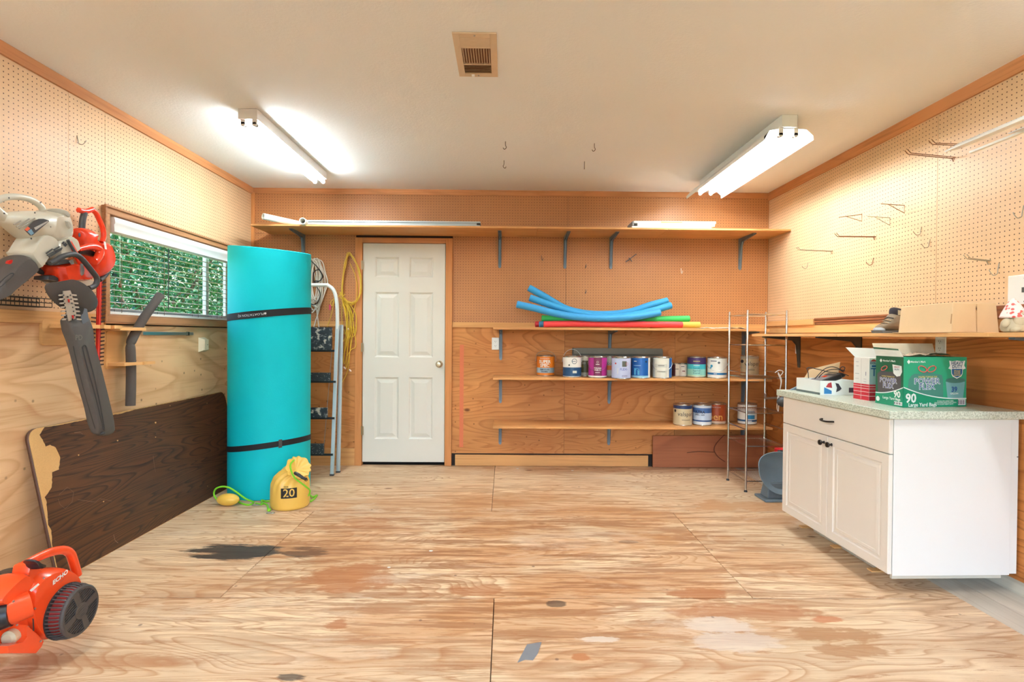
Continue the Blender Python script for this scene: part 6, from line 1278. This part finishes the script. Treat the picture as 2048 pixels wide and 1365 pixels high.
for (x, y) in ((108, 100), (498, 158), (430, 284), (50, 292), (624, 460), (385, 605)):
    s = MB(M_dgrey); q = OP(-2.152 if y > 200 else -2.222)(C3([(x, y)]))[0]; s.lathe([(.0036, 0), (.0036, .002)], q, 10, Matrix.Rotation(R(90), 3, 'Y')); s.obj('screw', lb_)
s = MB(plain('warm_grey_knob', rgb(180, 176, 162), .35)); s.pillow(OP(-2.19)(C3([(655, 240), (700, 232), (745, 262), (780, 320), (772, 360), (735, 350), (700, 322), (665, 290)])), NX, .09, 5, 2.4, .4); s.obj('speed_dial', lb_, ang=60)
s = MB(plain('warm_grey_knob', 0)); s.pillow(OP(-2.175)(C3([(728, 372), (770, 370), (806, 420), (812, 490), (790, 498), (750, 450)])), NX, .07, 5, 2.4, .4); s.obj('latch', lb_, ang=60)
# red hedge trimmer with long blade
Q = OP(-2.29)
ht = T('hedge_trimmer', 'red-orange hedge trimmer with a long bare toothed red blade beside the window', 'hedge trimmer', Q([(190, 500)])[0])
s = MB(M_red); s.pillow(Q(C3([(945, 480), (1070, 490), (1060, 560), (1110, 620), (1200, 660), (1290, 660), (1340, 760), (1365, 860), (1350, 960), (1290, 1040), (1210, 1080), (1140, 1070), (1090, 1000), (1050, 800), (970, 730), (955, 620)])), NX, .11, 8, 2.6, .25); s.obj('motor_housing', ht, ang=60)
s = MB(M_red); s.tube(smoothpath(Q(C3([(975, 250), (1020, 262), (1080, 262), (1150, 240)])), 4), .014, 12); s.tube(smoothpath(Q(C3([(1140, 245), (1190, 290), (1240, 390), (1275, 480), (1285, 580), (1262, 650)])), 4), .0135, 12); s.obj('rear_handle', ht)
s = MB(M_dgrey); s.tube(smoothpath(Q(C3([(1048, 285), (1030, 350), (1020, 420), (1015, 490)])), 4), [.0155]*13, 14); s.obj('soft_grip', ht)
s = MB(plain('button_dark', rgb(60, 58, 76), .5)); s.ell(OP(-2.236)(C3([(985, 560)]))[0], (.003, .007, .012), seg=12, rings=8); s.obj('lock_button', ht)
s = MB(M_red); s.tube(smoothpath(OP(-2.20)(C3([(975, 735), (1060, 715), (1160, 705), (1230, 740), (1235, 800), (1195, 870), (1165, 890)])), 4), [.012+.008*min(1, k/14) for k in range(25)], 12); s.obj('front_handle', ht)
s = MB(M_black); s.pillow(OP(-2.235)(C3([(975, 760), (1090, 745), (1160, 765), (1150, 830), (1060, 810), (970, 790)])), NX, .03, 4, 3, .2); s.obj('trigger', ht)
s = MB(M_dgrey); s.tube(smoothpath(OP(-2.27)(C3([(1370, 900), (1355, 980), (1310, 1060), (1240, 1120)])), 4), [.012]*13, 10); s.obj('bumper', ht)
s = MB(M_white); s.prism(OP(-2.228)(C3([(1285, 640), (1310, 645), (1325, 740), (1300, 735)])), NX*.001); s.obj('white_label', ht)
bl_ = [onX(193, 560, -2.30), onX(203, 560, -2.30), onX(198, 733, -2.30), onX(191, 733, -2.30)]
s = MB(M_redmetal); s.prism(bl_, NX*.006); bld = s.obj('blade_bar', ht)
s = MB(plain('red_edge', rgb(226, 70, 52), .35)); s.prism([onX(199.5, 560, -2.293), onX(201, 560, -2.293), onX(196, 733, -2.293), onX(194.5, 733, -2.293)], NX*.002); s.obj('blade_rib', bld)
M_tooth = plain('dark_tooth', rgb(74, 44, 38), .4, .4)
for k in range(22):
    f = k/21; y = 566+f*164; xc = 203-f*5
    for sd in (1, -1):
        if sd < 0 and k < 9: continue
        x0 = xc if sd > 0 else xc-10; s = MB(M_tooth); s.prism([onX(x0, y-1.6, -2.297), onX(x0+sd*8.5, y-2.2, -2.297), onX(x0+sd*8.5, y+.2, -2.297), onX(x0, y+2.0, -2.297)], NX*.0035); s.obj('blade_tooth', bld)
# orange hedge trimmer with scabbard
def C5(pts): return [(60+x/6.825, 480+y/6.825) for x, y in pts]
Z = OP(-2.20)
h2 = T('hedge_trimmer', 'orange hedge trimmer with dark guard and its blade in a long grey scabbard', 'hedge trimmer', Z([(140, 560)])[0])
s = MB(M_red); s.pillow(Z(C5([(255, 350), (330, 330), (450, 310), (560, 330), (640, 350), (740, 380), (770, 430), (750, 510), (680, 560), (560, 560), (440, 575), (320, 590), (290, 520), (265, 430)])), NX, .13, 8, 3, .2); s.obj('engine_cover', h2, ang=50)
s = MB(M_red); s.prism(OP(-2.16)(C5([(475, 0), (520, 10), (610, 170), (700, 300), (770, 420), (740, 520), (680, 540), (640, 330), (560, 190)])), NX*.02); s.obj('rear_housing', h2, bevel=.006)
s = MB(M_dgrey); s.tube(smoothpath(OP(-2.14)(C5([(515, 0), (560, 80), (620, 170), (650, 200)])), 4), .007, 8); s.obj('rear_strut', h2)
s = MB(M_alu); s.prism(OP(-2.134)(C5([(685, 320), (715, 335), (735, 410), (730, 470), (700, 490), (685, 470)])), NX*.003); s.obj('nameplate', h2)
s = MB(plain('silver_sticker', rgb(150, 156, 160), .4)); s.prism(OP(-2.134)(C5([(525, 290), (580, 265), (600, 330), (560, 335)])), NX*.002); s.obj('sticker', h2)
M_grip = plain('grip_rubber', rgb(58, 58, 60), .5)
s = MB(M_grip); s.tube(smoothpath(OP(-2.11)(C5([(270, 320), (330, 290), (420, 235), (520, 205), (600, 200), (680, 235), (760, 320), (840, 420), (900, 500), (915, 560), (890, 620), (840, 650), (800, 660)])), 5), [.010+.003*min(1, k/20) for k in range(61)], 14); s.obj('front_handle', h2)
s = MB(M_grip); s.pillow(OP(-2.17)(C5([(270, 310), (420, 270), (530, 270), (520, 320), (400, 330), (290, 350)])), NX, .06, 4, 3, .2); s.obj('top_cover', h2)
s = MB(M_grip); s.tube(smoothpath(OP(-2.24)(C5([(260, 270), (170, 270), (110, 310), (95, 380), (130, 430), (190, 450), (240, 440), (250, 330)])), 5), .0125, 12); s.obj('rear_handle', h2)
s = MB(M_grip); s.pillow(OP(-2.20)(C5([(140, 490), (240, 480), (300, 520), (300, 590), (240, 560), (130, 545)])), NX, .07, 4, 3, .2); s.obj('fuel_cap', h2)
s = MB(plain('beige_plate', rgb(182, 168, 148), .5)); s.pillow(OP(-2.22)(C5([(200, 555), (320, 590), (560, 560), (700, 550), (840, 560), (840, 620), (780, 650), (560, 640), (300, 630)])), NX, .05, 3, 4, .1); s.obj('gear_plate', h2)
gp = OP(-2.10)(C5([(200, 650), (230, 600), (300, 585), (420, 570), (560, 545), (660, 565), (760, 620), (850, 700), (905, 780), (925, 850), (910, 920), (870, 960), (800, 985), (740, 970), (640, 950), (560, 945), (450, 935), (340, 860), (250, 760)]))
s = MB(plain('guard_brown_black', rgb(66, 58, 54), .55)); s.pillow(gp, V((.75, -.35, .55)), .012, 3, 4, .05); gd = s.obj('hand_guard', h2, ang=40)
S1 = OP(-2.085)
s = MB(plain('blade_steel', rgb(196, 188, 174), .4, .5)); s.prism(S1(C5([(445, 700), (540, 690), (560, 740), (575, 800), (600, 900), (620, 1000), (610, 1080), (520, 1110), (490, 1000), (470, 900), (450, 800)])), NX*.004); cut = s.obj('cutter_blade', h2)
for k in range(7):
    f = k/6; y = 745+f*330; xl = 448+f*45; xr2 = 560+f*65
    for sd, x0 in ((-1, xl), (1, xr2)):
        s = MB(plain('blade_steel', 0)); s.prism(S1(C5([(x0, y-4), (x0+sd*58, y+2), (x0+sd*66, y+20), (x0+sd*50, y+24), (x0, y+18)])), NX*.006); s.obj('blade_tooth', cut)
        s = MB(M_dgrey); s.prism(OP(-2.0775)(C5([(x0-sd*18, y+2), (x0-sd*2, y+2), (x0-sd*2, y+22), (x0-sd*18, y+22)])), NX*.001); s.obj('blade_gap', cut)
for (x, y) in ((525, 830), (580, 1050)): s = MB(M_redmetal); s.prism(OP(-2.078)(C5([(x-14, y-20), (x+12, y-20), (x+14, y+22), (x, y+28)])), NX*.002); s.obj('red_mark', cut)
for (x, y) in ((512, 780), (578, 1085)): s = MB(M_black); s.lathe([(.0042, 0), (.0036, .003)], OP(-2.079)(C5([(x, y)]))[0], 10, Matrix.Rotation(R(90), 3, 'Y')); s.obj('bolt', cut)
# scabbard: open topped tapering box
def C2(pts): return [(x/2.625, 620+y/2.625) for x, y in pts]
s = MB(plain('scabbard_grey', rgb(84, 82, 80), .5)); s.pillow(OP(-2.11)(C2([(332, 60), (345, 40), (400, 45), (440, 28), (458, 62), (470, 150), (500, 260), (530, 380), (560, 500), (588, 625), (580, 650), (545, 662), (510, 655), (492, 640), (470, 540), (430, 400), (395, 260), (365, 150)])), NX, .055, 6, 3.5, .14); sc_ = s.obj('scabbard', h2, ang=45)
s = MB(M_black); s.prism(OP(-2.088)(C2([(334, 32), (356, 4), (400, -20), (440, -10), (432, 20), (400, 46), (340, 50)])), NX*.003); s.obj('scabbard_mouth', sc_)
s = MB(plain('scabbard_blue', rgb(96, 104, 114), .5)); s.prism(OP(-2.092)(C2([(425, -12), (452, -4), (460, 40), (458, 80), (438, 130), (420, 40)])), NX*.006); s.obj('scabbard_side', sc_, bevel=.002)
s = MB(plain('groove', rgb(56, 55, 55), .6)); s.tube(smoothpath(OP(-2.0815)(C2([(432, 195), (450, 190), (470, 260), (505, 400), (545, 605), (540, 615), (500, 450), (455, 290), (432, 195)])), 4), .003, 6); s.obj('groove', sc_)
s = MB(plain('groove', 0)); s.tube(smoothpath(OP(-2.0815)(C2([(385, 190), (400, 260), (440, 420), (480, 560), (500, 625)])), 4), .0024, 6); s.obj('groove', sc_)
s = MB(plain('embossed', rgb(112, 108, 102), .6)); P0_ = onX(158, 676, -2.0805)
s.text('PD', .036, lambda X, Y: P0_+V((0, X, Y)), bold=.03); s.obj('embossed_letters', sc_)
s = MB(plain('groove', 0)); s.ell(OP(-2.086)(C2([(540, 650)]))[0], (.008, .018, .008), seg=12, rings=8); s.obj('scabbard_tip', sc_)
# ------------------------------------------------------------------ orange leaf blower on the floor
def C4(pts): return [(x/4.477, 1060+y/4.477) for x, y in pts]
XB = -1.66
B = OP(XB)
fb_ = T('leaf_blower', 'bright orange petrol leaf blower standing on the floor at the lower left', 'leaf blower', V((-1.74, 2.1, 0)))
vol = B(C4([(300, 520), (370, 430), (450, 370), (540, 342), (620, 338), (690, 362), (740, 420), (765, 520), (768, 640), (745, 760), (690, 850), (620, 920), (540, 975), (460, 995), (390, 985), (330, 930), (290, 840), (275, 700)]))
s = MB(M_org); s.pillow([p-NX*.065 for p in vol], NX, .13, 8, 3.2, .12); vo2 = s.obj('fan_housing', fb_, ang=50)
duct = B(C4([(175, 700), (230, 640), (300, 560), (370, 440), (300, 390), (190, 470), (100, 560), (40, 640), (60, 680), (120, 690)]))
s = MB(M_org); s.pillow([p-NX*.07 for p in duct], NX, .11, 6, 3, .15); s.obj('outlet_cover', fb_, ang=50)
s = MB(M_org); s.pillow([p-NX*.075 for p in B(C4([(330, 520), (250, 600), (170, 700), (175, 780), (215, 860), (300, 900), (340, 800), (360, 640)]))], NX, .11, 5, 3, .12); s.obj('lower_housing', fb_, ang=50)
# foot
ft_ = [V((p.x, p.y, max(p.z, .001))) for p in B(C4([(225, 850), (320, 930), (385, 1000), (365, 1050), (312, 1112), (55, 1112), (50, 1045), (190, 1010), (228, 960)]))]
s = MB(M_org); s.pillow([V((p.x-.09, p.y, p.z)) for p in ft_], NX, .19, 5, 5, .04, sm=False); s.v = [V((p.x, p.y, max(.0, p.z))) for p in s.v]; s.obj('foot_stand', fb_, ang=50)
# handle & bracket
Hn = OP(-1.72)
s = MB(M_org); s.tube(smoothpath(Hn(C4([(215, 310), (300, 268), (400, 222), (500, 190), (580, 185), (630, 215), (655, 280), (675, 350), (690, 410)])), 5), [.0125+.004*min(1, k/12) for k in range(41)], 14); s.obj('handle', fb_)
s = MB(M_org); s.pillow(Hn(C4([(200, 300), (265, 285), (290, 350), (360, 425), (330, 480), (240, 500), (130, 500), (165, 420), (180, 350)])), NX, .06, 5, 3, .15); s.obj('handle_bracket', fb_, ang=50)
s = MB(M_black); s.pillow(OP(-1.68)(C4([(240, 280), (275, 265), (320, 300), (375, 320), (370, 345), (320, 355), (290, 350), (275, 310)])), NX, .045, 4, 3, .3); s.obj('trigger', fb_, ang=50)
s = MB(plain('engine_grey', rgb(80, 78, 84), .45)); s.pillow(OP(-1.78)(C4([(330, 400), (380, 370), (470, 350), (500, 345), (440, 390), (370, 430)])), NX, .08, 4, 3, .2); s.obj('engine_block', fb_)
s = MB(plain('white_decal', rgb(238, 236, 230), .4))
P0_ = onX(121, 1155, XB+.002); s.text('ECHO', .022, lambda X, Y: P0_+V((0, X*.98, Y+.22*X)), bold=.045, sx=1.15); s.obj('brand_decal', vo2)
s = MB(M_black); P0_ = onX(124, 1161.5, XB+.002); s.text('-------', .009, lambda X, Y: P0_+V((0, X*.98, Y+.22*X)), bold=.02); s.obj('model_decal', vo2)
s = MB(plain('white_decal', 0)); s.prism(OP(-1.640)(C4([(265, 545), (340, 482), (352, 492), (280, 556)])), NX*.001); s.obj('duct_decal', fb_)
# fan cover: drum plus grille, axis along +X
fc = onX(131, 1222, XB); RZ = Matrix.Rotation(R(90), 3, 'Y')
s = MB(plain('dark_guard', rgb(52, 50, 50), .4)); s.lathe([(.098, -.004), (.100, .004), (.094, .006)], fc, 40, RZ); s.obj('guard_ring', fb_)
s = MB(plain('fan_red', rgb(150, 36, 30), .5)); s.lathe([(.086, .0), (.080, .045), (.001, .045)], fc, 36, RZ); s.obj('fan_rotor', fb_)
M_gr = plain('grille_black', rgb(74, 70, 68), .38)
n_ = 44
for k in range(n_):
    a = 2*math.pi*k/n_; d = V((0, math.cos(a), math.sin(a))); s = MB(M_gr); s.tube([fc+d*.096+NX*.004, fc+d*.094+NX*.035, fc+d*.088+NX*.052], .0026, 5); s.obj('guard_rib', fb_)
s = MB(M_gr); s.lathe([(.090, .048), (.091, .055), (.086, .060), (.078, .061), (.078, .055), (.086, .050)], fc, 44, RZ); s.obj('cover_rim', fb_)
s = MB(M_gr); s.lathe([(.001, .058), (.018, .059), (.030, .062), (.030, .056), (.001, .054)], fc, 30, RZ); s.obj('cover_hub', fb_)
for k in range(4):
    a = R(20+90*k); d = V((0, math.cos(a), math.sin(a))); e = V((0, -math.sin(a), math.cos(a))); s = MB(M_gr)
    s.hexa([fc+d*.022-e*.010+NX*.056, fc+d*.082-e*.014+NX*.055, fc+d*.082+e*.014+NX*.055, fc+d*.022+e*.010+NX*.056, fc+d*.022-e*.010+NX*.061, fc+d*.082-e*.014+NX*.061, fc+d*.082+e*.014+NX*.061, fc+d*.022+e*.010+NX*.061]); s.obj('cover_spoke', fb_)
u_ = V((0, .92, .38)); w_ = V((0, -.38, .92))
for k in range(-8, 9):
    h = k*.0095; ln = math.sqrt(max(0, .080**2-h*h)); s = MB(M_gr); s.tube([fc+w_*h-u_*ln+NX*.058, fc+w_*h+u_*ln+NX*.058], .0020, 5); s.obj('grille_bar', fb_)
# air tube towards the camera, cap, tank, bulb, screws
s = MB(M_black); p0 = onX(22, 1227, -1.68); p1 = p0+V((-.30, -.16, -.05)); s.tube([p0, p0.lerp(p1, .1), p1], [.043, .046, .043], 28); s.obj('air_tube', fb_)
s = MB(M_org); s.tube([p0+V((.02, .05, .008)), p0+V((-.02, 0, 0))], [.045, .047], 26); s.obj('tube_socket', fb_)
q = onX(17, 1156, -1.84); s = MB(M_black); s.lathe([(.030, -.030), (.034, -.028), (.034, -.004), (.031, 0), (.033, .004), (.033, .022), (.028, .026), (.001, .027)], q, 26); s.obj('fuel_cap', fb_)
s = MB(plain('pink_tank', rgb(214, 40, 70), .3)); s.ell(q+V((.0, -.01, -.062)), (.055, .075, .042), seg=20, rings=12); s.obj('fuel_tank', fb_)
s = MB(M_org); s.pillow(OP(-1.78)(C4([(0, 640), (60, 560), (160, 500), (200, 560), (100, 680), (0, 700)])), NX, .12, 4, 3, .2); s.obj('tank_guard', fb_, ang=50)
q = onX(31, 1270, -1.70); s = MB(plain('cream_bulb', rgb(214, 196, 158), .5)); s.tube([q+V((0, -.034, 0)), q+V((0, -.026, 0)), q+V((0, .026, 0)), q+V((0, .034, 0))], [.018, .026, .026, .020], 20); s.obj('pull_grip', fb_)
s = MB(plain('dark_label', rgb(60, 44, 40), .5)); s.prism(OP(-1.648)(C4([(290, 795), (300, 800), (306, 905), (295, 910)])), NX*.001); s.obj('warning_label', fb_)
for (x, y) in ((390, 435), (118, 643), (310, 708), (150, 855), (362, 1000)):
    s = MB(M_steel); s.lathe([(.0035, 0), (.003, .003)], OP(-1.652)(C4([(x, y)]))[0], 10, RZ); s.obj('screw', fb_)
# ------------------------------------------------------------------ bits lying on the floor
a = [onZ(*p, 0) for p in ((1035, 1327), (1054, 1293), (1083, 1288), (1076, 1308), (1066, 1322), (1050, 1321))]
t_ = T('metal_scrap', 'bent grey strip of tape lying on the floor at the bottom centre', 'scrap', a[0]); s = MB(plain('grey_tape', rgb(150, 156, 162), .35, .3)); s.prism([V((p.x, p.y, .001+.004*(i in (1, 2)))) for i, p in enumerate(a)], (0, 0, .0016)); s.obj('strip', t_)
for i, (px, py, r_, lb) in enumerate(((1035, 938, .010, 'small white chip on the floor near the back baseboard'), (1145, 942, .010, 'second small white chip on the floor along the back baseboard'), (778, 1136, .007, 'tiny pale crumb on the floor left of centre'), (862, 1103, .009, 'tiny pale crumb on the floor, the one nearer the door'))):
    q = onZ(px, py, 0); t_ = T('paint_chip', lb, 'debris', q, 0, 'chips on the floor'); s = MB(M_white); s.prism([q+V((r_*1.3*math.cos(a), r_*math.sin(a), .0005)) for a in (0, 1.1, 2.3, 3.4, 4.9)], (0, 0, .002)); s.obj('chip_body', t_)
